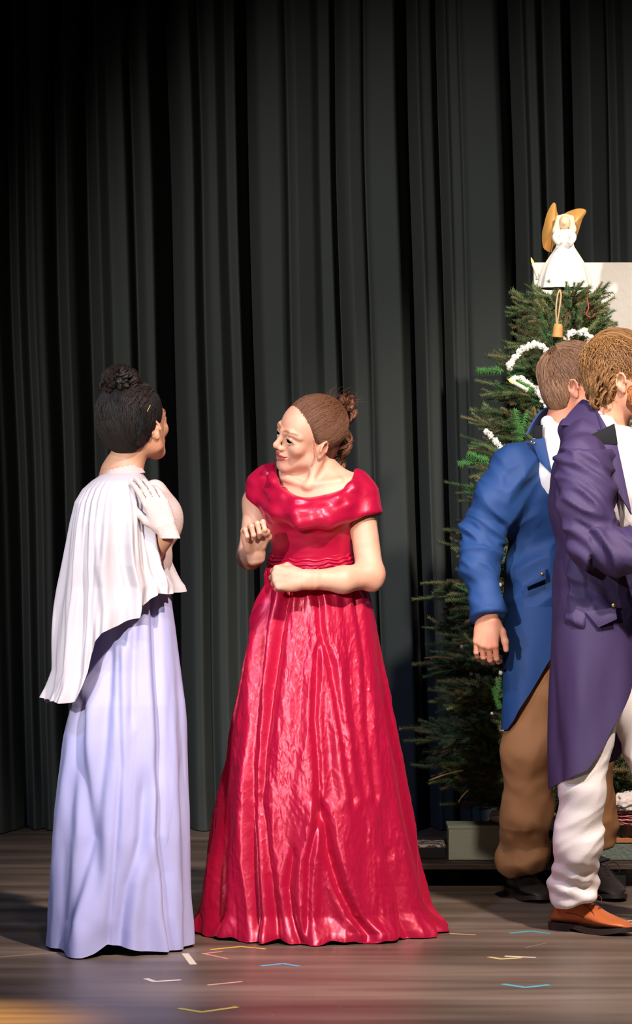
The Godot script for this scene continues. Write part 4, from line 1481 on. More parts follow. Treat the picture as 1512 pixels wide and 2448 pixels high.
	# [depth, half width, side that stands proud, path]
	var grooves := [
		[0.020, 10.0, -1.0, [[1420, 366], [1640, 376], [1780, 383], [1890, 383], [2000, 381], [2085, 394], [2195, 400], [2290, 416]]],
		[0.006, 6.0, 1.0, [[1560, 286], [1695, 285], [1835, 288], [1973, 280], [2112, 269], [2250, 258]]],
		[0.020, 15.0, 1.0, [[1690, 186], [1780, 191], [1918, 205], [2000, 213], [2112, 196], [2200, 180]]],
		[0.018, 15.0, 1.0, [[1540, 262], [1668, 258], [1834, 244], [1945, 236], [2084, 232], [2195, 219]]],
		[0.015, 13.0, 1.0, [[1880, 350], [1918, 347], [2000, 340], [2112, 308], [2223, 291], [2290, 288]]],
		[0.008, 8.0, 0.0, [[1450, 330], [1560, 320], [1700, 316]]]]
	var gp: Array = []
	for g in grooves:
		var key := PackedVector2Array()
		for q in g[3]: key.append(Vector2(q[0], q[1]))
		gp.append(key)
	var soft_n := noise(55, 2.4, 3)
	nu = 340
	nv = 200
	P = PackedVector3Array()
	P.resize(nu * nv)
	var ytop := at(0, 1388, d0).y
	var cz := EYE.z - d0
	for j in nv:
		var t := float(j) / (nv - 1)
		for i in nu:
			var a := TAU * i / nu
			var ca := cos(a)
			var sa := sin(a)
			var dega := rad_to_deg(a)
			# hem height: touching the floor in the forward fold, lifted beside it
			var hemh := 0.012
			if sa > 0.0: hemh = ramp(PackedVector2Array([Vector2(0, 0.010), Vector2(40, 0.006), Vector2(70, 0.014), Vector2(88, 0.030), Vector2(96, 0.034), Vector2(103, 0.012), Vector2(108, 0.004), Vector2(128, 0.004), Vector2(140, 0.012), Vector2(180, 0.006)]), dega)
			var y := lerpf(ytop, hemh, t)
			var cx := ramp(kc, -y)
			var hw := ramp(kh, -y)
			var x := cx + hw * ca
			var z := cz + hw * 0.92 * sa
			var dd := EYE.z - z
			var gx := 756.0 + x * FOCAL / dd
			var gy := 1224.0 + (EYE.y - y) * FOCAL / dd
			var push_ := 0.004 * sin(9.0 * a + 1.0 + t) + 0.003 * sin(15.0 * a)
			push_ *= smoothstep(0.05, 0.6, t)
			if sa > 0.0:
				for g in gp.size():
					var key: PackedVector2Array = gp[g]
					if gy < key[0].x - 60.0 or gy > key[key.size() - 1].x + 60.0: continue
					var w := (gx - ramp(key, gy)) / float(grooves[g][1])
					if absf(w) < 5.0:
						var fade := smoothstep(key[0].x - 60.0, key[0].x + 30.0, gy) * smoothstep(key[key.size() - 1].x + 60.0, key[key.size() - 1].x, gy)
						var side: float = grooves[g][2]
						push_ += float(grooves[g][0]) * fade * (0.7 * exp(-pow(w - side * 2.2, 2.0) * 0.35) * absf(side) - exp(-w * w * 0.8))
				# the fold that stands forward at the hem
				var bw := (gx - 208.0) / 34.0
				push_ += 0.075 * exp(-bw * bw) * smoothstep(0.68, 1.0, t)
			push_ += soft_n.get_noise_3d(x * 3.0, y * 0.8, z * 3.0) * 0.010 * smoothstep(0.0, 0.5, t)
			P[j * nu + i] = Vector3(x + ca * push_, maxf(y, 0.004), z + sa * push_)
	b.sheet(P, nu, nv, true, 0.002, Color.WHITE, false)
	part("skirt", b, M.lavender, o, "long pale lavender skirt with soft folds")
# ---------------------------------------------------------------- the two men
func panel(b: Bld, A: Vector3, B: Vector3, C: Vector3, D: Vector3, bulge: Vector3, th := 0.006, n := 12) -> void:
	# a cloth panel between four corners (A B along the top, D C along the bottom), bowed by bulge in its middle
	var P := PackedVector3Array()
	for j in n:
		var v := float(j) / (n - 1)
		for i in n:
			var u := float(i) / (n - 1)
			P.append(A.lerp(B, u).lerp(D.lerp(C, u), v) + bulge * (4.0 * u * (1.0 - u) * 0.5 + 4.0 * v * (1.0 - v) * 0.5))
	b.sheet(P, n, n, false, th, Color.WHITE, true)

func button(parent: Node3D, p: Vector3, nrm: Vector3, r: float) -> void:
	var b := Bld.new()
	var z := nrm.normalized()
	var x := Vector3.UP.cross(z).normalized()
	b.lathe(PackedVector2Array([Vector2(0.0004, r * 0.55), Vector2(r * 0.5, r * 0.48), Vector2(r * 0.85, r * 0.28), Vector2(r, 0.0), Vector2(r * 0.8, -r * 0.15)]), Transform3D(Basis(x, z, x.cross(z)), p), Color.WHITE, 14)
	part("button", b, M.gold, parent, "small brass button")

# skirt of a tailcoat: rings round c, long behind; hem gives the height for each angle from the front towards his right
func coat_tail(b: Bld, c: Vector3, TB: Basis, rs: float, rf: float, ytop: float, hem: PackedVector2Array, lo_deg: float, hi_deg: float, flare: float, seed_: int) -> void:
	var nu := 150
	var nv := 70
	var P := PackedVector3Array()
	var n := noise(seed_, 2.5, 2)
	for j in nv:
		var t := float(j) / (nv - 1)
		for i in nu:
			var deg := lerpf(lo_deg, hi_deg, float(i) / (nu - 1))
			var a := deg_to_rad(deg)
			var y := lerpf(ytop, ramp(hem, deg), t)
			var fall := ytop - y
			var k := 1.0 + flare * fall
			var fold := smoothstep(0.02, 0.3, fall) * (0.004 * sin(a * 5.0) + 0.010 * n.get_noise_2d(a * 0.4, y * 0.8))
			P.append(Vector3(c.x, y, c.z) + TB.z * cos(a) * (rf * k + fold) - TB.x * sin(a) * (rs * k + fold))
	b.sheet(P, nu, nv, false, 0.004, Color.WHITE, true)

func short_hair(o: Node3D, X: Transform3D, s: float, base: Color, light: Color, seed_: int, curly: bool, label: String) -> void:
	var rng := RandomNumberGenerator.new()
	rng.seed = seed_
	var c := Vector3(0, 0.040, -0.018)
	var r := Vector3(0.081, 0.091, 0.101)
	var b := hair_cap(X, s, c, r, Vector3(0, 0.070, 0.070), Vector3(0, -0.42, 0.907), func(q: Field) -> void:
		q.ell(X * (Vector3(0, -0.028, -0.050) * s), Vector3(0.069, 0.054, 0.050) * s, X.basis, 0.04), 0.0045, base)
	var act := PackedInt32Array([0, 1])
	var shell := cap_field
	var crown := c + Vector3(0.01, 0.088, -0.045)
	var cs := c * s
	var rs := r * s
	for k in 3300:
		# from somewhere on the scalp, combed away from the crown
		var a := rng.randf() * TAU
		var e := rng.randf_range(-0.55, 1.45)
		var u := Vector3(sin(a) * cos(e), sin(e), cos(a) * cos(e))
		var p := c + u * r
		if (p - Vector3(0, 0.070, 0.070)).dot(Vector3(0, -0.42, 0.907)) > -0.004: continue
		var away := (p - crown)
		var dirv := (away.normalized() * 0.75 + Vector3(0, -0.35, 0.25 if not curly else 0.1)).normalized()
		var q := p + dirv * rng.randf_range(0.025, 0.055)
		var col := base.lerp(light, 0.15 + 0.7 * rng.randf())
		var top := smoothstep(0.02, 0.10, p.y)
		strand_on(b, X, shell, act, [p * s, (p + q) * 0.5 * s, q * s], 6, 0.001, lerpf(0.001, 0.006, rng.randf()) + 0.008 * top * float(curly), rng.randf_range(0.0006, 0.0010), col, rng.randf_range(-0.005, 0.005) * (2.0 if curly else 1.0), rng)
	for k in 1500:
		# the back of the head and the nape, combed down
		var a := rng.randf_range(-1.0, 1.0)
		var p := Vector3(a * 0.070, rng.randf_range(-0.06, 0.04), -0.095 + 0.065 * a * a)
		strand_on(b, X, shell, act, [p * s, (p + Vector3(0, -0.025, 0.004)) * s, (p + Vector3(0, -0.05, 0.008)) * s], 6, 0.0008, 0.003, rng.randf_range(0.0006, 0.0010), base.lerp(light, 0.1 + 0.5 * rng.randf()), rng.randf_range(-0.004, 0.004), rng)
	if curly:
		for k in 46:
			# short curls behind the ears and at the nape
			var x := rng.randf_range(-0.068, 0.068)
			var m := Vector3(x, rng.randf_range(-0.065, 0.03), -0.070 - 0.030 * (1.0 - absf(x) / 0.07))
			if k % 2 == 0: m = Vector3(-0.076 + rng.randf_range(-0.003, 0.003), rng.randf_range(-0.045, 0.04), rng.randf_range(-0.075, -0.030))
			var pts := []
			for j in 6:
				var t := j * 0.9 + k
				pts.append(X * ((m + Vector3(-0.004 + 0.007 * cos(t), -0.006 * j + 0.008 * sin(t), 0.008 * sin(t + 1.0))) * s))
			lock(b, curve(pts, 14), 0.005, base.lerp(light, 0.6), base, rng, 14)
		for k in 30:
			# thick waves over the top
			var x := rng.randf_range(-0.07, 0.05)
			var pts := []
			for j in 7:
				var t := j / 6.0
				var u := Vector3(x * (0.6 + 0.4 * t) - 0.01, 0.09 * cos(t * 1.0 - 0.3), -0.085 + 0.15 * t + 0.006 * sin(t * 7.0 + k))
				u = u / (u / r).length()
				pts.append(X * ((c + u * (1.03 + 0.05 * sin(t * PI) + 0.015 * rng.randf())) * s))
			lock(b, curve(pts, 18), rng.randf_range(0.005, 0.009), light, base, rng, 18)
	else:
		for k in 46:
			# smooth locks combed forward over the top and down the back
			var x := rng.randf_range(-0.075, 0.075)
			var pts := []
			var back := k % 3 == 0
			for j in 7:
				var t := j / 6.0
				var u := Vector3(x, 0.09 * cos(t * 1.1), -0.05 + 0.13 * t)
				if back: u = Vector3(x, 0.07 - 0.15 * t, -0.09 - 0.01 * sin(t * PI))
				u = u / (u / r).length()
				pts.append(X * ((c + u * (1.015 + 0.02 * rng.randf())) * s))
			lock(b, curve(pts, 18), rng.randf_range(0.003, 0.006), light, base, rng, 16)
	part("hair", b, M.hair, o, label)

func blue_man() -> void:
	var o := thing("person", "fair-haired man in a royal blue tailcoat and tan trousers, arm hanging down", "person", Vector3(0.70, 0.0, -0.62))
	var fwd := Vector3(0.72, 0.0, 0.69)
	var TB := Basis(Vector3(0.69, 0, -0.72), Vector3.UP, fwd)
	var right := -TB.x
	var s := 1.05
	var X := frame(at(1383, 922, 9.50), Vector3(0.985, 0.02, 0.14), Vector3(0.06, 1.0, 0.0))
	var f := Field.new()
	add_head(f, X, s, true)
	var nb := at(1338, 1045, 9.53)
	f.cap(X * Vector3(0, -0.045, -0.025), nb, 0.056, 0.060, 0.03)
	f.ell(at(1310, 1130, 9.55), Vector3(0.15, 0.09, 0.09), TB, 0.04)
	f.ell(at(1305, 1300, 9.55), Vector3(0.12, 0.20, 0.085), TB, 0.04)
	var sh := at(1228, 1118, 9.42)
	var el := at(1152, 1285, 9.40)
	var wr := at(1168, 1462, 9.31)
	f.cap(at(1310, 1100, 9.53), sh, 0.05, 0.045, 0.04)
	f.cap(sh, el, 0.045, 0.038, 0.03)
	f.cap(el, wr, 0.036, 0.029, 0.02)
	var HX := frame(Vector3.ZERO, Vector3(-0.30, 0.10, 0.95), Vector3(-0.10, -0.98, 0.10))
	var hx := Transform3D(HX.basis, at(1168, 1470, 9.305))
	add_hand(f, hx, 1.10, -1.0, [[34, 38, 22], [38, 42, 24], [36, 44, 24], [22, 36, 22]], THUMB_OPEN, 0.12)
	var b := Bld.new()
	var colour := face_colour(X, s, lin(214, 150, 122), lin(180, 100, 88), lin(150, 104, 70), noise(4, 12.0, 3))
	net(f, b, 0.0032, X.origin - Vector3(0.15, 0.13, 0.15), X.origin + Vector3(0.15, 0.17, 0.15), colour)
	net(f, b, 0.0032, hx.origin - Vector3(0.12, 0.24, 0.12), hx.origin + Vector3(0.12, 0.03, 0.12), colour)
	net(f, b, 0.008, Vector3(0.3, hx.origin.y + 0.022, -1.2), Vector3(1.2, X.origin.y - 0.126, 0.0), colour)
	part("body", b, M.skin, o)
	add_eyes(o, X, s, X.basis.z, lin(70, 90, 110))
	short_hair(o, X, s, lin(104, 70, 48), lin(196, 152, 116), 61, false, "smooth fair brown hair cut short at the nape")
	# --- shirt
	f = Field.new()
	f.ell(at(1330, 1052, 9.50), Vector3(0.075, 0.048, 0.075), TB, 0.02)
	f.chain([at(1310, 1010, 9.46), at(1322, 1035, 9.43), at(1345, 1060, 9.42)], [0.022, 0.026, 0.02], 0.02)
	f.ell(at(1345, 1120, 9.46), Vector3(0.10, 0.13, 0.06), TB, 0.03)
	b = Bld.new()
	net(f, b, 0.006, ALL_LO, ALL_HI)
	part("shirt", b, M.white_cloth, o, "white shirt with a turned collar")
	# --- coat
	f = Field.new()
	f.ell(at(1296, 1190, 9.55), Vector3(0.180, 0.165, 0.120), TB, 0.04)
	f.ell(at(1300, 1110, 9.55), Vector3(0.165, 0.065, 0.085), TB, 0.05)
	f.ell(at(1304, 1370, 9.55), Vector3(0.142, 0.15, 0.105), TB, 0.06)
	f.ell(at(1306, 1460, 9.55), Vector3(0.148, 0.10, 0.112), TB, 0.05)
	f.chain([sh, at(1190, 1200, 9.40), el], [0.070, 0.068, 0.060], 0.04)
	f.chain([el, at(1150, 1360, 9.36), wr, at(1170, 1478, 9.30)], [0.058, 0.053, 0.048, 0.047], 0.03)
	f.ell(at(1372, 1085, 9.42), Vector3(0.07, 0.115, 0.08), TB, 0.01, 1)
	f.plane(at(1168, 1474, 9.305), (wr - el).normalized(), 0.004)
	var wn := noise(71, 1.0, 2, true)
	var fn := noise(72, 7.0, 2)
	var ax1 := (el - sh).normalized()
	var ax2 := (wr - el).normalized()
	var push := func(p: Vector3, _n: Vector3) -> float:
		var v := fn.get_noise_3dv(p) * 0.006
		var arm := smoothstep(at(1222, 0, 9.4).x, at(1192, 0, 9.4).x, p.x) * smoothstep(wr.y - 0.03, wr.y + 0.02, p.y)
		var near := exp(-pow(p.y - el.y, 2.0) / 0.012)
		v += arm * wn.get_noise_3d(p.y * 9.0 + p.x * 6.0, p.x * 3.5, p.z * 3.5) * (0.007 + 0.014 * near)
		v += (1.0 - arm) * wn.get_noise_3d(p.x * 3.0, p.y * 5.5 - p.x * 4.0, p.z * 3.0) * 0.013
		return v
	b = Bld.new()
	net(f, b, 0.0055, ALL_LO, ALL_HI, null, push)
	var hemk := PackedVector2Array()
	for h in [[0, 1490], [12, 1500], [27, 1542], [60, 1640], [88, 1722], [100, 1742], [150, 1748], [180, 1735], [260, 1735], [300, 1640], [340, 1500], [360, 1490]]:
		hemk.append(Vector2(h[0], at(0, h[1], 9.5).y))
	coat_tail(b, at(1306, 1450, 9.55), TB, 0.152, 0.116, at(0, 1448, 9.55).y, hemk, 8.0, 352.0, 0.16, 73)
	var coat := part("coat", b, M.blue_cloth, o, "royal blue cutaway tailcoat")
	# collar, lapels, pocket flap, cuff seam
	b = Bld.new()
	panel(b, at(1296, 984, 9.49), at(1322, 976, 9.55), at(1290, 1030, 9.60), at(1262, 1040, 9.46), Vector3(-0.006, 0.004, 0.006))
	panel(b, at(1272, 1050, 9.395), at(1302, 1044, 9.385), at(1322, 1136, 9.37), at(1290, 1104, 9.385), Vector3(0, 0, 0.006))
	part("lapel", b, M.blue_cloth, coat)
	b = Bld.new()
	panel(b, at(1276, 1018, 9.405), at(1299, 1016, 9.395), at(1298, 1048, 9.385), at(1274, 1048, 9.395), Vector3(-0.004, 0.0, 0.010))
	part("collar_facing", b, M.velvet, coat, "black velvet collar facing")
	b = Bld.new()
	panel(b, at(1246, 1388, 9.392), at(1302, 1354, 9.392), at(1306, 1384, 9.384), at(1254, 1406, 9.384), Vector3(0, 0, 0.008))
	part("pocket_flap", b, M.blue_cloth, coat)
	button(coat, at(1297, 1371, 9.372), Vector3(0, 0, 1), 0.005)
	button(coat, at(1271, 1056, 9.380), Vector3(-0.2, 0.2, 1), 0.004)
	button(coat, at(1278, 1059, 9.378), Vector3(-0.2, 0.2, 1), 0.004)
	# --- trousers
	f = Field.new()
	var hip := at(1292, 1500, 9.53)
	var kn := at(1264, 1790, 9.50)
	var an := at(1252, 2046, 9.70)
	f.ell(at(1312, 1490, 9.55), Vector3(0.115, 0.09, 0.09), TB, 0.04)
	f.chain([hip, at(1280, 1640, 9.52), kn, at(1259, 1930, 9.58), an], [0.078, 0.076, 0.074, 0.074, 0.070], 0.04)
	f.cap(at(1242, 2058, 9.70), at(1266, 2046, 9.66), 0.064, 0.060, 0.03)
	f.chain([at(1340, 1500, 9.60), at(1410, 1800, 9.66), at(1428, 2060, 9.86)], [0.076, 0.072, 0.066], 0.04)
	f.cap(at(1253, 2130, 9.63), at(1270, 2118, 9.56), 0.04, 0.04, 0.02, 1)
	f.plane(at(1250, 2096, 9.7), Vector3(0.30, -1.0, 0.0), 0.01)
	var tn := noise(75, 1.0, 2, true)
	var push2 := func(p: Vector3, _n: Vector3) -> float:
		return tn.get_noise_3d(p.x * 5.0 + p.y * 1.5, p.y * 3.2 - p.x * 2.0, p.z * 3.0) * (0.006 + 0.010 * smoothstep(0.45, 0.15, p.y)) + 0.003 * sin(p.y * 70.0 + p.x * 30.0) * smoothstep(0.40, 0.15, p.y) + fn.get_noise_3dv(p) * 0.006
	b = Bld.new()
	net(f, b, 0.007, ALL_LO, ALL_HI, null, push2)
	part("trousers", b, M.tan_cloth, o, "loose tan trousers creased at the ankle")
	# --- shoes
	var heel := floor_at(1230, 2136)
	var toe := floor_at(1312, 2166)
	var ddir := (toe - heel).normalized()
	shoe(o, "shoe", Transform3D(Basis(ddir, Vector3.UP, ddir.cross(Vector3.UP)), heel - ddir * 0.01), 0.285, M.black_leather, lin(14, 12, 12))
	heel = floor_at(1402, 2122)
	toe = floor_at(1478, 2158)
	ddir = (toe - heel).normalized()
	shoe(o, "shoe", Transform3D(Basis(ddir, Vector3.UP, ddir.cross(Vector3.UP)), toe - ddir * 0.285), 0.285, M.black_leather, lin(14, 12, 12))

func purple_man() -> void:
	var o := thing("person", "bearded man in a purple tailcoat, white trousers and brown leather shoes", "person", Vector3(0.80, 0.0, 0.08))
	var fwd := Vector3(0.93, 0.0, 0.36)
	var TB := Basis(Vector3(0.36, 0, -0.93), Vector3.UP, fwd)
	var s := 1.06
	var X := frame(at(1494, 908, 8.86), Vector3(0.985, -0.02, 0.10), Vector3(0.05, 1.0, 0.0))
	var f := Field.new()
	add_head(f, X, s, true)
	var nb := at(1448, 1040, 8.88)
	f.cap(X * Vector3(0, -0.045, -0.025), nb, 0.056, 0.060, 0.03)
	f.ell(at(1438, 1130, 8.88), Vector3(0.15, 0.09, 0.09), TB, 0.04)
	f.ell(at(1428, 1300, 8.88), Vector3(0.12, 0.20, 0.085), TB, 0.04)
	var sh := at(1394, 1102, 8.72)
	var el := at(1424, 1306, 8.66)
	var wr := at(1560, 1322, 8.60)
	f.cap(at(1430, 1090, 8.86), sh, 0.05, 0.045, 0.04)
	f.cap(sh, el, 0.045, 0.038, 0.03)
	f.cap(el, wr, 0.036, 0.029, 0.02)
	var HX := frame(Vector3.ZERO, Vector3(0.1, 0.5, 0.85), Vector3(0.97, 0.05, -0.10))
	var hx := Transform3D(HX.basis, at(1566, 1322, 8.60))
	add_hand(f, hx, 1.08, -1.0, [[34, 38, 22], [38, 42, 24], [36, 44, 24], [30, 36, 22]], THUMB_OPEN, 0.05)
	var b := Bld.new()
	var colour := face_colour(X, s, lin(218, 158, 128), lin(180, 100, 88), lin(140, 86, 48), noise(6, 12.0, 3))
	net(f, b, 0.0032, X.origin - Vector3(0.15, 0.13, 0.15), X.origin + Vector3(0.15, 0.17, 0.15), colour)
	net(f, b, 0.004, hx.origin - Vector3(0.03, 0.12, 0.12), hx.origin + Vector3(0.24, 0.12, 0.12), colour)
	net(f, b, 0.008, Vector3(0.5, 1.0, -0.4), Vector3(hx.origin.x - 0.028, X.origin.y - 0.126, 0.7), colour)
	part("body", b, M.skin, o)
	add_eyes(o, X, s, X.basis.z, lin(70, 90, 110))
	short_hair(o, X, s, lin(92, 58, 34), lin(206, 156, 92), 63, true, "thick wavy golden brown hair curling over the nape")
	# --- beard along the jaw
	var rng := RandomNumberGenerator.new()
	rng.seed = 67
	f = Field.new()
	for q in [-1.0, 1.0]:
		f.chain([X * (Vector3(q * 0.062, -0.030, 0.018) * s), X * (Vector3(q * 0.053, -0.062, 0.026) * s), X * (Vector3(q * 0.030, -0.090, 0.052) * s), X * (Vector3(0, -0.100, 0.068) * s)], [0.014, 0.022, 0.024, 0.026], 0.02)
	b = Bld.new()
	net(f, b, 0.005, ALL_LO, ALL_HI, null, null, lin(120, 62, 30))
	var bact := PackedInt32Array([0, 1, 2, 3, 4, 5])
	for k in 900:
		var q := -1.0 if rng.randf() < 0.7 else 1.0
		var t := rng.randf()
		var p := Vector3(q * 0.070, -0.026, 0.016).lerp(Vector3(q * 0.022, -0.104, 0.072), t) + Vector3(q * 0.012 * sin(t * PI), -0.014 * sin(t * PI), rng.randf_range(-0.008, 0.014))
		var e := p + Vector3(q * rng.randf_range(0.0, 0.01), -rng.randf_range(0.014, 0.03), rng.randf_range(0.0, 0.014))
		strand_on(b, X, f, bact, [p * s, p.lerp(e, 0.5) * s, e * s], 5, 0.0005, 0.004, 0.0009, lin(120, 62, 30).lerp(lin(206, 128, 66), rng.randf()), 0.002, rng)
	part("beard", b, M.hair, o, "short ginger beard")
	# --- shirt
	f = Field.new()
	f.ell(at(1448, 1040, 8.87), Vector3(0.073, 0.030, 0.075), TB, 0.02)
	f.chain([at(1412, 978, 8.88), at(1424, 996, 8.84), at(1452, 1016, 8.80), at(1480, 1044, 8.79)], [0.017, 0.019, 0.020, 0.015], 0.01)
	f.ell(at(1486, 1150, 8.84), Vector3(0.115, 0.16, 0.075), TB, 0.03)
	f.ell(at(1480, 1230, 8.88), Vector3(0.09, 0.12, 0.07), TB, 0.03)
	b = Bld.new()
	var sn := noise(81, 1.0, 2, true)
	net(f, b, 0.006, ALL_LO, ALL_HI, null, func(p: Vector3, _n: Vector3) -> float: return sn.get_noise_3d(p.x * 8.0, p.y * 3.0, p.z * 8.0) * 0.005)
	part("shirt", b, M.white_cloth, o, "white shirt with a wide collar")
	# --- coat
	f = Field.new()
	f.ell(at(1420, 1185, 8.88), Vector3(0.178, 0.175, 0.125), TB, 0.04)
	f.ell(at(1420, 1090, 8.88), Vector3(0.160, 0.070, 0.090), TB, 0.05)
	f.ell(at(1424, 1370, 8.88), Vector3(0.152, 0.16, 0.120), TB, 0.06)
	f.ell(at(1424, 1470, 8.88), Vector3(0.158, 0.10, 0.122), TB, 0.05)
	f.chain([at(1372, 1030, 8.92), at(1400, 1046, 8.82), at(1452, 1060, 8.80)], [0.040, 0.044, 0.030], 0.04)
	f.chain([sh, at(1404, 1200, 8.68), el], [0.072, 0.070, 0.064], 0.035)
	f.chain([el, at(1490, 1316, 8.63), wr], [0.064, 0.056, 0.048], 0.03)
	f.ell(at(1524, 1120, 8.80), Vector3(0.075, 0.16, 0.10), TB, 0.01, 1)
	f.plane(at(1556, 1322, 8.60), Vector3(1, 0, 0), 0.004)
	var wn := noise(83, 1.0, 2, true)
	var fn := noise(84, 7.0, 2)
	var push := func(p: Vector3, _n: Vector3) -> float:
		var v := fn.get_noise_3dv(p) * 0.006
		if p.z > 0.24 and p.y < sh.y + 0.03:
			var low := p.y < el.y + 0.05 and p.x > el.x - 0.02
			var t := p.x - el.x if low else p.y - el.y
			var other := p.y if low else p.x
			v += wn.get_noise_3d(t * 8.0 + other * 6.0, other * 4.0, p.z * 3.0) * 0.019 + 0.004 * sin(t * 110.0 + other * 80.0) * exp(-t * t / 0.012)
		else:
			v += wn.get_noise_3d(p.x * 5.0 + p.y * 2.0, p.y * 4.0 - p.x * 3.0, p.z * 3.0) * 0.008
		return v
	b = Bld.new()
	net(f, b, 0.0055, ALL_LO, ALL_HI, null, push)
	var hemk := PackedVector2Array()
	for h in [[0, 1530], [6, 1572], [20, 1640], [37, 1702], [60, 1780], [80, 1834], [105, 1858], [125, 1870], [150, 1890], [180, 1885], [230, 1870], [280, 1830], [323, 1700], [354, 1570], [360, 1530]]:
		hemk.append(Vector2(h[0], at(0, h[1], 8.8).y))
	coat_tail(b, at(1426, 1450, 8.88), TB, 0.160, 0.122, at(0, 1450, 8.88).y, hemk, 2.0, 178.0, 0.12, 85)
	coat_tail(b, at(1426, 1450, 8.88), TB, 0.158, 0.121, at(0, 1450, 8.88).y, hemk, 182.0, 358.0, 0.14, 86)
	var coat := part("coat", b, M.purple_cloth, o, "dark purple cutaway tailcoat")
	b = Bld.new()
	# turned collar standing at the nape, lapel, waist seam band
	panel(b, at(1392, 955, 8.93), at(1412, 962, 8.86), at(1452, 1032, 8.745), at(1340, 1016, 8.86), Vector3(-0.004, 0.006, 0.016))
	panel(b, at(1412, 962, 8.86), at(1424, 975, 8.82), at(1458, 1034, 8.74), at(1440, 1030, 8.745), Vector3(0, 0.004, 0.010))
	panel(b, at(1430, 1052, 8.735), at(1472, 1040, 8.745), at(1512, 1230, 8.715), at(1462, 1150, 8.715), Vector3(0, 0, 0.010))
	part("lapel", b, M.purple_cloth, coat)
	b = Bld.new()
	panel(b, at(1412, 1040, 8.735), at(1470, 1012, 8.745), at(1478, 1062, 8.735), at(1428, 1062, 8.73), Vector3(0, 0, 0.008))
	part("collar_facing", b, M.velvet, coat, "black velvet collar facing")
	b = Bld.new()
	panel(b, at(1400, 1462, 8.715), at(1472, 1452, 8.712), at(1476, 1480, 8.708), at(1432, 1500, 8.708), Vector3(0, 0, 0.006))
	part("pocket_flap", b, M.purple_cloth, coat)
	button(coat, at(1430, 1068, 8.722), Vector3(-0.1, 0.3, 1), 0.0065)
	button(coat, at(1468, 1447, 8.704), Vector3(0, 0, 1), 0.0065)
	# --- trousers
	f = Field.new()
	f.ell(at(1430, 1490, 8.88), Vector3(0.12, 0.10, 0.09), TB, 0.04)
	f.chain([at(1440, 1520, 8.82), at(1412, 1750, 8.81), at(1394, 1875, 8.81), at(1383, 2010, 8.87), at(1374, 2105, 8.95)], [0.078, 0.066, 0.062, 0.068, 0.066], 0.03)
	f.cap(at(1366, 2126, 8.965), at(1378, 2132, 8.94), 0.062, 0.058, 0.02)
	f.chain([at(1452, 1520, 8.95), at(1556, 1800, 8.98), at(1650, 2080, 9.05)], [0.076, 0.068, 0.064], 0.03)
	f.plane(at(1370, 2160, 8.95), Vector3(0.25, -1.0, 0.0), 0.01)
	var tn := noise(87, 1.0, 2, true)
	b = Bld.new()
	net(f, b, 0.007, ALL_LO, ALL_HI, null, func(p: Vector3, _n: Vector3) -> float: return tn.get_noise_3d(p.x * 3.0, p.y * 6.0 - p.x * 4.0, p.z * 3.0) * 0.008 + 0.004 * sin(p.y * 120.0 + p.x * 40.0) * smoothstep(0.28, 0.15, p.y))
	part("trousers", b, M.white_cloth, o, "white trousers bunched over the shoe")
	# --- shoes
	var heel := floor_at(1334, 2220)
	var toe := floor_at(1512, 2238)
	var ddir := (toe - heel).normalized()
	shoe(o, "shoe", Transform3D(Basis(ddir, Vector3.UP, ddir.cross(Vector3.UP)), toe - ddir * 0.275), 0.275, M.leather, lin(96, 50, 30))
	heel = floor_at(1628, 2200)
	shoe(o, "shoe", Transform3D(Basis(ddir, Vector3.UP, ddir.cross(Vector3.UP)), heel), 0.275, M.leather, lin(96, 50, 30))
# ---------------------------------------------------------------- fir tree with its ornaments
const TREE := Vector3(0.855, 0.0905, -1.45)
var tree_r := PackedVector2Array([Vector2(0.26, 0.34), Vector2(0.34, 0.47), Vector2(0.60, 0.45), Vector2(0.86, 0.43), Vector2(1.10, 0.38), Vector2(1.32, 0.35), Vector2(1.46, 0.30), Vector2(1.58, 0.25), Vector2(1.74, 0.22), Vector2(1.80, 0.17), Vector2(1.90, 0.13), Vector2(1.99, 0.14), Vector2(2.06, 0.06), Vector2(2.12, 0.02)])

func twig(rng: RandomNumberGenerator, length: float, n: int) -> ArrayMesh:
	# a sprig along +y: stem and needles, each needle a slim three-sided spike
	var b := Bld.new()
	b.tube(curve([Vector3.ZERO, Vector3(0.004, length * 0.5, 0), Vector3(0, length, 0.003)], 5), 0.0016, 0.0008, Color(0.55, 0.40, 0.25), 4, false)
	for k in n:
		var t := (k + 0.5) / n
		var a := k * 2.399 + rng.randf() * 0.6
		var p := Vector3(0.003 * sin(t * PI), length * (0.06 + 0.94 * t), 0)
		var d := Vector3(cos(a), rng.randf_range(0.55, 1.0), sin(a)).normalized()
		var l := rng.randf_range(0.014, 0.021) * (1.0 - 0.25 * t)
		var s := d.cross(Vector3.UP).normalized()
		var u := d.cross(s)
		var w := 0.0013
		var v := rng.randf_range(0.75, 1.25)
		var col := Color(v, v, v)
		var base := b.V.size()
		for e in 3:
			var q := s * cos(e * 2.094) + u * sin(e * 2.094)
			b.vert(p + q * w, q, col)
		b.vert(p + d * l, d, col)
		for e in 3: b.tri(base + e, base + (e + 1) % 3, base + 3)
	return b.mesh()

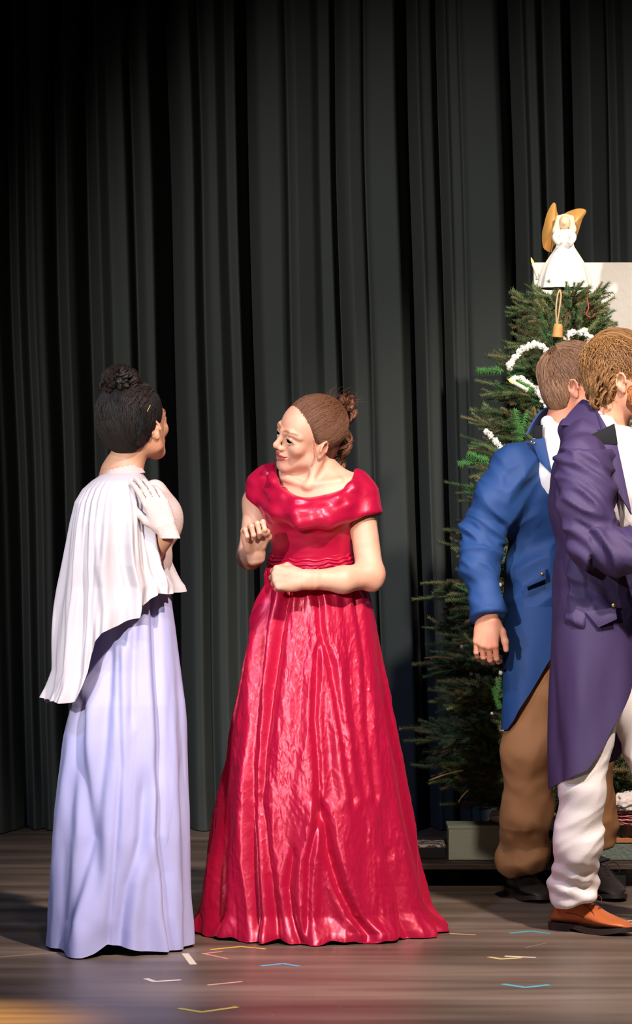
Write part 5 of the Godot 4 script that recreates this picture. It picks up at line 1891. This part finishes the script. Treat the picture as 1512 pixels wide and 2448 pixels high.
func fir_tree() -> void:
	var rng := RandomNumberGenerator.new()
	rng.seed = 91
	var o := thing("fir_tree", "decorated green fir tree standing behind the two men", "tree", TREE)
	var b := Bld.new()
	b.tube(curve([TREE, TREE + Vector3(0.01, 0.8, 0), TREE + Vector3(0.0, 2.02, 0)], 14), 0.034, 0.006, Color.WHITE, 10)
	part("trunk", b, mat(rgb(70, 52, 38), 0.9), o)
	# boughs
	b = Bld.new()
	var tips: Array = []
	for k in 340:
		var h := 0.24 + 1.80 * pow((k + 0.5) / 340.0, 1.05)
		var a := k * 2.399 + rng.randf_range(-0.3, 0.3)
		var rr := ramp(tree_r, h) * rng.randf_range(0.72, 1.0)
		var dirv := Vector3(cos(a), 0, sin(a))
		var p0 := TREE + Vector3(0, h - TREE.y - 0.04, 0)
		var p2 := TREE + Vector3(0, h - TREE.y + rng.randf_range(-0.05, 0.05), 0) + dirv * rr
		var p1 := (p0 + p2) * 0.5 + Vector3(0, -0.02, 0)
		b.tube(curve([p0, p1, p2], 7), 0.006, 0.002, Color.WHITE, 5)
		tips.append([p0, p1, p2])
	for k in 150:
		# the broad lower skirt of the tree
		var h := rng.randf_range(0.26, 1.0)
		var a := rng.randf() * TAU
		var rr := ramp(tree_r, h) * rng.randf_range(0.8, 1.04)
		var p0 := TREE + Vector3(0, h - TREE.y + 0.03, 0)
		var p2 := p0 + Vector3(cos(a), rng.randf_range(-0.16, 0.06), sin(a)) * rr
		var p1 := (p0 + p2) * 0.5 + Vector3(0, 0.015, 0)
		b.tube(curve([p0, p1, p2], 7), 0.006, 0.002, Color.WHITE, 5)
		tips.append([p0, p1, p2])
	var bo := part("boughs", b, mat(rgb(84, 62, 44), 0.9), o, "thin brown boughs")
	bo.set_meta("kind", "stuff")
	# needles
	var meshes: Array = []
	for k in 3: meshes.append(twig(rng, 0.095, 84))
	var nm := mat(Color.WHITE, 0.55, true)
	var xf: Array = [[], [], []]
	for bough in tips:
		var n := 11 + int(14.0 * (bough[2] - bough[0]).length() / 0.45)
		for k in n:
			var t := 0.22 + 0.78 * (k + rng.randf()) / n
			var c: Vector3 = bough[0].lerp(bough[1], t * 2.0) if t < 0.5 else bough[1].lerp(bough[2], t * 2.0 - 1.0)
			var outv: Vector3 = (bough[2] - bough[0]).normalized()
			var side := outv.cross(Vector3.UP).normalized() * rng.randf_range(-1.0, 1.0)
			var d := (outv * rng.randf_range(0.4, 1.0) + side * 0.9 + Vector3(0, rng.randf_range(-0.35, 0.45), 0)).normalized()
			if t > 0.95: d = outv
			var x := d.cross(Vector3(rng.randf() - 0.5, rng.randf() - 0.5, rng.randf() - 0.5)).normalized()
			var s := rng.randf_range(0.6, 1.15)
			xf[rng.randi_range(0, 2)].append(Transform3D(Basis(x, d, x.cross(d)) * Basis().scaled(Vector3(s, s, s)), c - TREE))
	# leader at the top
	for k in 60:
		var a := rng.randf() * TAU
		var d := Vector3(cos(a) * 0.6, 0.8, sin(a) * 0.6).normalized()
		var x := d.cross(Vector3.RIGHT).normalized()
		xf[k % 3].append(Transform3D(Basis(x, d, x.cross(d)), Vector3(rng.randf_range(-0.06, 0.06), 1.70 + 0.18 * rng.randf(), 0.07 + 0.06 * rng.randf())))
	for m in 3:
		var mm := MultiMesh.new()
		mm.transform_format = MultiMesh.TRANSFORM_3D
		mm.use_colors = true
		mm.mesh = meshes[m]
		mm.instance_count = xf[m].size()
		for i in xf[m].size():
			mm.set_instance_transform(i, xf[m][i])
			var g := rng.randf()
			var c := lin(74, 98, 56).lerp(lin(124, 134, 82), g)
			if rng.randf() < 0.22: c = lin(134, 118, 78)
			if rng.randf() < 0.10: c = lin(66, 116, 62)
			mm.set_instance_color(i, c)
		var mi := MultiMeshInstance3D.new()
		mi.name = "needles"
		mi.multimesh = mm
		mi.material_override = nm
		o.add_child(mi, true)
		mi.set_meta("kind", "stuff")
		mi.set_meta("label", "green fir needles")
	# dry sprigs standing out at the left
	for q in [[1082, 1575, 1016, 1573, 10.05], [1108, 1842, 1026, 1866, 10.1], [1120, 1890, 1096, 1918, 10.1], [1120, 1112, 1128, 1104, 10.2]]:
		b = Bld.new()
		var p := at(q[0], q[1], q[4])
		var e := at(q[2], q[3], q[4] - 0.05)
		b.tube(curve([p, (p + e) * 0.5 + Vector3(0, 0.004, 0), e], 6), 0.0035, 0.0025, lin(140, 108, 72), 5)
		part("sprig", b, mat(Color.WHITE, 0.9, true), o, "bare dry sprig")
	# brighter fresh tips
	var fresh := MultiMesh.new()
	fresh.transform_format = MultiMesh.TRANSFORM_3D
	fresh.use_colors = true
	fresh.mesh = meshes[0]
	var ft: Array = []
	for q in [[1180, 886, 1.2, -0.9, 0.1], [1255, 1010, 1.3, -0.2, -1.0], [1238, 1000, 1.2, 0.1, -1.0], [1135, 1102, 1.2, -0.9, -0.2], [1150, 1096, 1.1, -0.8, 0.3], [1195, 1640, 1.0, 0.2, -0.7], [1188, 1665, 1.0, 0.4, -0.8], [1178, 1800, 1.0, -0.5, -0.3], [1240, 912, 1.2, 0.7, -0.7]]:
		for k in 3:
			var d := Vector3(q[3] + rng.randf_range(-0.25, 0.25), q[4] + rng.randf_range(-0.25, 0.25), 0.5).normalized()
			var x := d.cross(Vector3.UP).normalized()
			var s: float = q[2] * 0.9
			ft.append(Transform3D(Basis(x, d, x.cross(d)) * Basis().scaled(Vector3(s * 1.3, s, s * 1.3)), at(q[0], q[1], 10.08) - TREE - d * 0.04))
	fresh.instance_count = ft.size()
	for i in ft.size():
		fresh.set_instance_transform(i, ft[i])
		fresh.set_instance_color(i, lin(88, 150, 76))
	var fi := MultiMeshInstance3D.new()
	fi.name = "fresh_tips"
	fi.multimesh = fresh
	fi.material_override = nm
	o.add_child(fi, true)
	fi.set_meta("kind", "stuff")
	garlands(rng)
	ornaments(rng)
	angel(rng)
	white_flat()

func blob(rng: RandomNumberGenerator, r: float, rough: float) -> ArrayMesh:
	var b := Bld.new()
	var n := noise(rng.randi_range(1, 999), 0.9, 2)
	var P := PackedVector3Array()
	for j in 8:
		var a := PI * j / 7.0
		for i in 10:
			var t := TAU * i / 10.0
			var d := Vector3(sin(a) * cos(t), cos(a), sin(a) * sin(t))
			P.append(d * r * (1.0 + rough * n.get_noise_3dv(d * 2.0)))
	b.grid(P, 10, 8, true, Color.WHITE, false)
	return b.mesh()

func garlands(rng: RandomNumberGenerator) -> void:
	var variants: Array = []
	for k in 4: variants.append(blob(rng, 0.0082, 0.9))
	var wm := mat(rgb(238, 234, 222), 0.8)
	var loops := [
		["white popcorn garland hanging in two loops left of the fair-haired man's head", [[[1218, 882], [1228, 858], [1244, 840], [1255, 834]], [[1262, 832], [1278, 824], [1296, 828], [1312, 844]]], 10.14],
		["white popcorn garland slanting down behind the fair-haired man's neck", [[[1222, 908], [1244, 906], [1262, 914], [1276, 930], [1292, 944], [1302, 958], [1304, 970]]], 10.08],
		["short white popcorn garland draped near the wooden bell", [[[1354, 812], [1366, 798], [1374, 792]], [[1384, 794], [1396, 790], [1408, 800], [1414, 812], [1410, 822]]], 10.22],
		["short white popcorn garland above the blue shoulder", [[[1166, 1034], [1176, 1044]], [[1184, 1052], [1192, 1062], [1200, 1070]]], 10.05]]
	for g in loops:
		var first: Array = g[1][0][0]
		var o := thing("popcorn_garland", g[0], "garland", at(first[0], first[1], g[2]), "popcorn garlands on the fir tree")
		for path in g[1]:
			var pts := []
			for q in path: pts.append(at(q[0], q[1], g[2]))
			var c := curve(pts, 40)
			var b := Bld.new()
			b.tube(c, 0.0008, 0.0008, Color.WHITE, 4)
			part("thread", b, wm, o)
			var run := 0.0
			var last := c[0]
			for p in c:
				run += p.distance_to(last)
				last = p
				if run < 0.0085 and p != c[0]: continue
				run = 0.0
				for e in 2:
					var m := MeshInstance3D.new()
					m.name = "popcorn"
					m.mesh = variants[rng.randi_range(0, 3)]
					m.material_override = wm
					m.position = p - o.position + Vector3(rng.randf_range(-0.006, 0.006), rng.randf_range(-0.006, 0.006), rng.randf_range(-0.004, 0.004))
					m.rotation = Vector3(rng.randf() * TAU, rng.randf() * TAU, rng.randf() * TAU)
					o.add_child(m, true)

func candle(px: float, py: float, d: float, tilt: Vector3, label: String) -> void:
	# a clip-on candle lamp: white stick, warm glowing tip
	var base := at(px, py, d)
	var o := thing("candle_light", label, "candle light", base, "candle lights on the fir tree")
	var up := tilt.normalized()
	var x := up.cross(Vector3(0, 0, 1)).normalized()
	var tr := Transform3D(Basis(x, up, x.cross(up)), base)
	var b := Bld.new()
	b.lathe(PackedVector2Array([Vector2(0.0045, 0.050), Vector2(0.0065, 0.048), Vector2(0.0068, 0.0), Vector2(0.0105, -0.003), Vector2(0.0105, -0.008), Vector2(0.001, -0.010)]), tr, Color.WHITE, 14)
	part("stick", b, mat(rgb(240, 232, 206), 0.5), o)
	b = Bld.new()
	b.lathe(PackedVector2Array([Vector2(0.0003, 0.072), Vector2(0.0024, 0.066), Vector2(0.0048, 0.056), Vector2(0.0040, 0.050), Vector2(0.001, 0.048)]), tr, Color.WHITE, 14)
	var m := mat(rgb(255, 214, 120), 0.3)
	m.emission_enabled = true
	m.emission = rgb(255, 186, 70)
	m.emission_energy_multiplier = 1.4
	part("bulb", b, m, o, "warm glowing flame-shaped bulb")
	var l := OmniLight3D.new()
	l.name = numbered("candle_glow")
	l.position = base + up * 0.058
	l.light_color = rgb(255, 196, 110)
	l.light_energy = 0.002
	l.light_size = 0.005
	l.omni_range = 4.0
	l.omni_attenuation = 2.0
	l.shadow_enabled = true
	add_child(l)

func ornaments(rng: RandomNumberGenerator) -> void:
	candle(1258, 930, 10.06, Vector3(-0.85, 0.45, 0.2), "white candle light leaning left beneath a popcorn garland")
	candle(1287, 662, 10.42, Vector3(-0.35, 0.95, 0.1), "candle light at the upper left corner of the white flat")
	# wooden bell on a cord
	var top := at(1337, 770, 10.16)
	var o := thing("bell_ornament", "wooden bell ornament hanging from a pale cord loop near the tree top", "ornament", at(1333, 806, 10.16))
	var b := Bld.new()
	b.lathe(PackedVector2Array([Vector2(0.001, 0.046), Vector2(0.012, 0.045), Vector2(0.0155, 0.040), Vector2(0.0165, 0.030), Vector2(0.0175, 0.012), Vector2(0.0195, 0.0), Vector2(0.0175, -0.001), Vector2(0.001, 0.01)]), Transform3D(Basis(Vector3(0, 0, 1), -0.08), at(1333, 806, 10.16)), Color.WHITE, 22)
	part("bell", b, mat(rgb(206, 150, 84), 0.6), o)
	b = Bld.new()
	b.tube(curve([at(1332, 774, 10.16), at(1330, 740, 10.15), at(1334, 706, 10.16), at(1339, 694, 10.17), at(1342, 708, 10.16), at(1338, 740, 10.15), at(1333, 774, 10.16)], 30), 0.0030, 0.0030, Color.WHITE, 6)
	part("cord", b, mat(rgb(200, 164, 122), 0.9), o)
	# a second cord loop seen in the crook of the blue arm
	b = Bld.new()
	b.tube(curve([at(1186, 1352, 10.0), at(1181, 1334, 10.0), at(1186, 1322, 10.0), at(1191, 1318, 10.0), at(1191, 1334, 10.0), at(1186, 1354, 10.0)], 24), 0.0032, 0.0032, Color.WHITE, 6)
	single("cord_loop", b, mat(rgb(196, 140, 98), 0.9), "orange cord loop hanging in the tree beside the blue sleeve", "ornament")
	# red ribbon at the right of the tree top
	b = Bld.new()
	b.tube(curve([at(1404, 712, 10.3), at(1408, 736, 10.28), at(1402, 752, 10.28), at(1416, 758, 10.28), at(1424, 748, 10.28)], 20), 0.0022, 0.0012, Color.WHITE, 5)
	single("red_ribbon", b, mat(rgb(196, 70, 66), 0.7), "thin red ribbon on the right side of the tree top", "ribbon")
	# white baubles and petals caught in the lower boughs
	for q in [[1196, 1398, 0.008, "tiny white bauble in the gap beside the blue sleeve"], [1194, 1580, 0.006, "tiny white bauble just right of the hanging fingertips"], [1198, 1608, 0.007, "tiny white bauble touching the upper edge of the blue coat tail"], [1177, 1705, 0.005, "tiny white bauble in the boughs left of the blue coat tail's tip"], [1104, 1546, 0.006, "tiny white bauble left of the hanging hand"], [1202, 1742, 0.010, "largest white bauble, right at the tip of the blue coat tail"], [1127, 1610, 0.006, "tiny white bauble below the hanging hand"]]:
		var m := MeshInstance3D.new()
		m.name = numbered("white_bauble")
		m.mesh = blob(rng, q[2], 0.5)
		m.material_override = mat(rgb(226, 208, 196), 0.6)
		m.position = at(q[0], q[1], 10.0)
		add_child(m)
		m.set_meta("label", q[3])
		m.set_meta("category", "ornament")
		m.set_meta("group", "white baubles in the lower boughs")

func angel(rng: RandomNumberGenerator) -> void:
	var d := 10.40
	var base := at(1350, 690, d)
	var o := thing("angel_topper", "white angel tree topper with golden wings", "tree topper", base)
	var white := mat(rgb(246, 240, 230), 0.7)
	# gown: a fluted cone
	var b := Bld.new()
	var P := PackedVector3Array()
	var rad := PackedVector2Array([Vector2(0.0, 0.018), Vector2(0.12, 0.024), Vector2(0.3, 0.032), Vector2(0.45, 0.052), Vector2(0.62, 0.074), Vector2(0.8, 0.086), Vector2(1.0, 0.094)])
	var ytop := at(0, 548, d).y
	for j in 30:
		var t := j / 29.0
		for i in 60:
			var a := TAU * i / 60.0
			var r := ramp(rad, t) * (1.0 + 0.05 * t * sin(a * 11.0))
			P.append(Vector3(base.x + 0.004 * (1.0 - t) + r * cos(a), lerpf(ytop, base.y, t), base.z + r * 0.85 * sin(a)))
	b.grid(P, 60, 30, true, Color.WHITE, false)
	b.tube(curve([at(1364, 556, d - 0.01), at(1372, 568, d - 0.03), at(1362, 584, d - 0.045)], 12), 0.013, 0.010, Color.WHITE, 8)
	b.tube(curve([at(1336, 556, d - 0.01), at(1328, 568, d - 0.03), at(1340, 584, d - 0.045)], 12), 0.013, 0.010, Color.WHITE, 8)
	part("gown", b, white, o)
	# head with hair and a small crown
	b = Bld.new()
	var f := Field.new()
	f.ell(at(1351, 532, d - 0.01), Vector3(0.020, 0.025, 0.021), Basis(), 0.006)
	f.cap(at(1351, 540, d), at(1351, 556, d), 0.009, 0.012, 0.006)
	f.ell(at(1350, 535, d - 0.032), Vector3(0.004, 0.005, 0.005), Basis(), 0.004)
	net(f, b, 0.003, ALL_LO, ALL_HI)
	part("head", b, mat(rgb(240, 206, 168), 0.6), o)
	b = Bld.new()
	f = Field.new()
	f.ell(at(1352, 526, d + 0.004), Vector3(0.0225, 0.022, 0.022), Basis(), 0.006)
	f.chain([at(1337, 522, d), at(1331, 552, d - 0.004), at(1333, 574, d - 0.01)], [0.011, 0.013, 0.009], 0.01)
	f.chain([at(1367, 522, d), at(1370, 548, d - 0.004), at(1368, 566, d - 0.01)], [0.010, 0.011, 0.008], 0.01)
	net(f, b, 0.003, ALL_LO, ALL_HI)
	part("hair", b, mat(rgb(250, 232, 190), 0.7), o)
	# wings: solid leaf shapes with a curved tip
	var gold := mat(rgb(214, 158, 84), 0.45)
	gold.metallic = 0.2
	for w in [[[1318, 600], [1303, 590], [1300, 560], [1304, 540], [1312, 510], [1327, 484], [1331, 506], [1338, 524], [1340, 548], [1334, 572], [1322, 588]], [[1352, 540], [1352, 514], [1370, 504], [1386, 500], [1401, 503], [1392, 520], [1384, 544], [1378, 562], [1370, 572], [1362, 566], [1356, 556]]]:
		var pts := []
		for q in w: pts.append(at(q[0], q[1], d + 0.035))
		pts.append(pts[0])
		var c := curve(pts, 44)
		var mid := Vector3.ZERO
		for p in c: mid += p
		mid /= c.size()
		b = Bld.new()
		var Q := PackedVector3Array()
		for j in 6:
			var t := 0.02 + 0.98 * j / 5.0
			for p in c:
				var v: Vector3 = mid.lerp(p, t)
				v.z += 0.020 * (1.0 - t * t) - 0.02 * (p - mid).length() / 0.06 * t
				Q.append(v)
		b.sheet(Q, c.size(), 6, false, 0.005, Color.WHITE, true)
		part("wing", b, gold, o, "golden wing")

func white_flat() -> void:
	# a tall painted board behind the tree, braced at the foot
	var d := 11.15
	var p := at(1276, 628, d)
	var b := Bld.new()
	b.box(Transform3D(Basis(), Vector3(p.x + 0.6, p.y * 0.5, p.z)), Vector3(1.2, p.y, 0.04), 0.004, Color.WHITE)
	var m := weave(mat(rgb(242, 236, 226), 0.8), relief(95, 0.03, 3, 3.0, 256), 3.0, 0.3)
	single("white_flat", b, m, "tall white painted scenery board behind the tree top", "scenery board")

# ---------------------------------------------------------------- platform and parcels
func under_the_tree() -> void:
	var rng := RandomNumberGenerator.new()
	rng.seed = 101
	# low platform on blocks
	var o := thing("tree_platform", "low dark wooden platform under the fir tree and parcels", "platform", Vector3(1.05, 0, -1.55))
	var b := Bld.new()
	var left := at(998, 0, 10.05).x
	b.box(Transform3D(Basis(), Vector3(left + 0.75, 0.072, -1.50)), Vector3(1.5, 0.022, 1.0), 0.004, Color.WHITE)
	var wood := weave(mat(rgb(58, 44, 36), 0.6), relief(97, 0.03, 3, 4.0, 256), 3.0, 0.4)
	part("board", b, wood, o)
	for q in [[0.12, -1.12], [0.66, -1.06], [1.38, -1.12], [0.12, -1.88], [1.38, -1.88]]:
		b = Bld.new()
		b.box(Transform3D(Basis(), Vector3(left + q[0], 0.0305, q[1])), Vector3(0.07, 0.061, 0.07), 0.003, Color.WHITE)
		part("block", b, M.black, o)
	# dark cloth heaped round the trunk
	b = Bld.new()
	var P := PackedVector3Array()
	var n := noise(99, 3.0, 3)
	for j in 26:
		var t := j / 25.0
		for i in 90:
			var a := TAU * i / 90.0
			var r := lerpf(0.05, 0.40, pow(t, 0.8)) * (1.0 + 0.10 * sin(a * 9.0 + 1.0) * t + 0.2 * n.get_noise_2d(cos(a) * 0.6, sin(a) * 0.6))
			P.append(Vector3(TREE.x + r * cos(a), 0.086 + 0.20 * pow(1.0 - t, 1.6) + 0.03 * (1.0 - t) * n.get_noise_2d(a, t * 2.0) + 0.004, TREE.z + r * sin(a)))
	b.sheet(P, 90, 26, true, 0.003, Color.WHITE, false)
	single("tree_skirt", b, mat(rgb(24, 25, 28), 0.95), "black cloth heaped around the foot of the fir tree", "cloth")
	var top := 0.0835
	# sage box with a lid edge
	var d := 10.09
	var x0 := at(1071, 0, d).x
	o = thing("gift_box", "pale sage green cardboard box left of the tan trouser leg", "box", Vector3(x0 + 0.16, top, EYE.z - d - 0.075))
	var card := weave(mat(rgb(176, 184, 163), 0.85), relief(103, 0.09, 3, 5.0, 256), 6.0, 0.4)
	b = Bld.new()
	b.box(Transform3D(Basis(), Vector3(x0 + 0.16, top + 0.052, EYE.z - d - 0.075)), Vector3(0.314, 0.104, 0.146), 0.002, Color.WHITE)
	part("body", b, card, o)
	b = Bld.new()
	b.box(Transform3D(Basis(), Vector3(x0 + 0.16, top + 0.110, EYE.z - d - 0.075)), Vector3(0.32, 0.012, 0.15), 0.002, Color.WHITE)
	part("lid", b, card, o)
	# crumpled tissue on it
	b = Bld.new()
	crumple(b, at(1196, 1951, 10.14) + Vector3(0.02, 0.0, 0), Vector3(0.052, 0.026, 0.04), 105)
	single("tissue_paper", b, mat(rgb(214, 202, 212), 0.8), "crumpled white tissue paper lying on the sage green box", "paper")
	# flat dark box with a speckled top at the left
	d = 10.12
	o = thing("flat_box", "flat black box with a speckled white top beside the sage box", "box", Vector3(at(1030, 0, d).x, top, EYE.z - d - 0.08))
	b = Bld.new()
	b.box(Transform3D(Basis(), Vector3(at(1026, 0, d).x, top + 0.019, EYE.z - d - 0.08)), Vector3(0.115, 0.037, 0.15), 0.002, Color.WHITE)
	part("body", b, mat(rgb(20, 20, 21), 0.7), o)
	b = Bld.new()
	b.box(Transform3D(Basis(), Vector3(at(1026, 0, d).x, top + 0.043, EYE.z - d - 0.08)), Vector3(0.115, 0.011, 0.15), 0.002, Color.WHITE)
	var sp := mat(Color.WHITE, 0.6)
	sp.albedo_texture = speckle(rgb(206, 198, 190), rgb(96, 84, 76), 107)
	sp.uv1_triplanar = true
	sp.uv1_scale = Vector3(5, 5, 5)
	part("lid", b, sp, o)
	# parcels at the right edge
	d = 10.09
	var x1 := at(1412, 0, d).x
	b = Bld.new()
	b.box(Transform3D(Basis(), Vector3(x1 + 0.17, top + 0.0265, EYE.z - d - 0.10)), Vector3(0.34, 0.053, 0.20), 0.002, Color.WHITE)
	single("green_parcel", b, weave(mat(rgb(98, 112, 102), 0.5), relief(109, 0.05, 3, 5.0, 256), 5.0, 0.5), "grey green wrapped parcel at the bottom of the right-hand stack", "box")
	b = Bld.new()
	b.box(Transform3D(Basis(), Vector3(x1 + 0.165, top + 0.0855, EYE.z - d - 0.10)), Vector3(0.31, 0.062, 0.18), 0.002, Color.WHITE)
	o = thing("printed_parcel", "brown and green printed parcel lying on the grey green parcel", "box", Vector3(x1 + 0.165, top + 0.054, EYE.z - d - 0.10))
	var pm := mat(Color.WHITE, 0.55)
	pm.albedo_texture = printed(111)
	pm.uv1_triplanar = true
	pm.uv1_scale = Vector3(4, 4, 4)
	part("wrapping", b, pm, o)
	b = Bld.new()
	b.box(Transform3D(Basis(), Vector3(x1 + 0.165, top + 0.066, EYE.z - d - 0.10)), Vector3(0.312, 0.016, 0.182), 0.001, Color.WHITE)
	part("ribbon_band", b, mat(rgb(176, 112, 70), 0.5), o, "orange ribbon band")
	# folded pink cloth, layered
	o = thing("pink_cloth", "folded pink cloth with white lace edge on the printed parcel", "cloth", Vector3(at(1500, 0, 10.1).x, top + 0.117, EYE.z - 10.17))
	for k in 4:
		b = Bld.new()
		crumple(b, Vector3(at(1512, 0, 10.1).x, top + 0.124 + 0.013 * k, EYE.z - 10.10), Vector3(0.085 - 0.004 * k, 0.0085, 0.05), 113 + k)
		part("fold", b, mat([rgb(206, 132, 132), rgb(222, 168, 164), rgb(210, 140, 140), rgb(228, 188, 182)][k], 0.85), o)
	b = Bld.new()
	crumple(b, Vector3(at(1508, 0, 10.06).x, top + 0.197, EYE.z - 10.06), Vector3(0.062, 0.034, 0.036), 121)
	single("white_tulle", b, mat(rgb(232, 222, 216), 0.85), "bunch of white tulle lying on the folded pink cloth", "cloth")

func crumple(b: Bld, c: Vector3, r: Vector3, seed_: int) -> void:
	var n := noise(seed_, 1.3, 3, true)
	var P := PackedVector3Array()
	for j in 26:
		var a := PI * j / 25.0
		for i in 44:
			var t := TAU * i / 44.0
			var d := Vector3(sin(a) * cos(t), cos(a), sin(a) * sin(t))
			var k := 0.92 + 0.30 * n.get_noise_3dv(d * 1.4)
			P.append(c + Vector3(d.x * r.x, maxf(d.y * r.y, -r.y * 0.75), d.z * r.z) * k)
	b.grid(P, 44, 26, true, Color.WHITE, false)

func speckle(a: Color, c: Color, seed_: int) -> ImageTexture:
	var im := noise(seed_, 0.05, 3).get_seamless_image(128, 128)
	im.convert(Image.FORMAT_RGB8)
	for y in 128:
		for x in 128:
			im.set_pixel(x, y, a if im.get_pixel(x, y).r > 0.46 else c)
	return ImageTexture.create_from_image(im)

func printed(seed_: int) -> ImageTexture:
	# patches of a printed seasonal pattern: brown ground, green and rust shapes
	var n1 := noise(seed_, 0.03, 2).get_seamless_image(128, 128)
	var n2 := noise(seed_ + 1, 0.045, 2).get_seamless_image(128, 128)
	var im := Image.create(128, 128, false, Image.FORMAT_RGB8)
	for y in 128:
		for x in 128:
			var u := n1.get_pixel(x, y).r
			var v := n2.get_pixel(x, y).r
			var c := rgb(118, 88, 64)
			if u > 0.56: c = rgb(58, 88, 58)
			elif v > 0.60: c = rgb(150, 112, 82)
			elif v < 0.36: c = rgb(84, 58, 46)
			im.set_pixel(x, y, c)
	return ImageTexture.create_from_image(im)
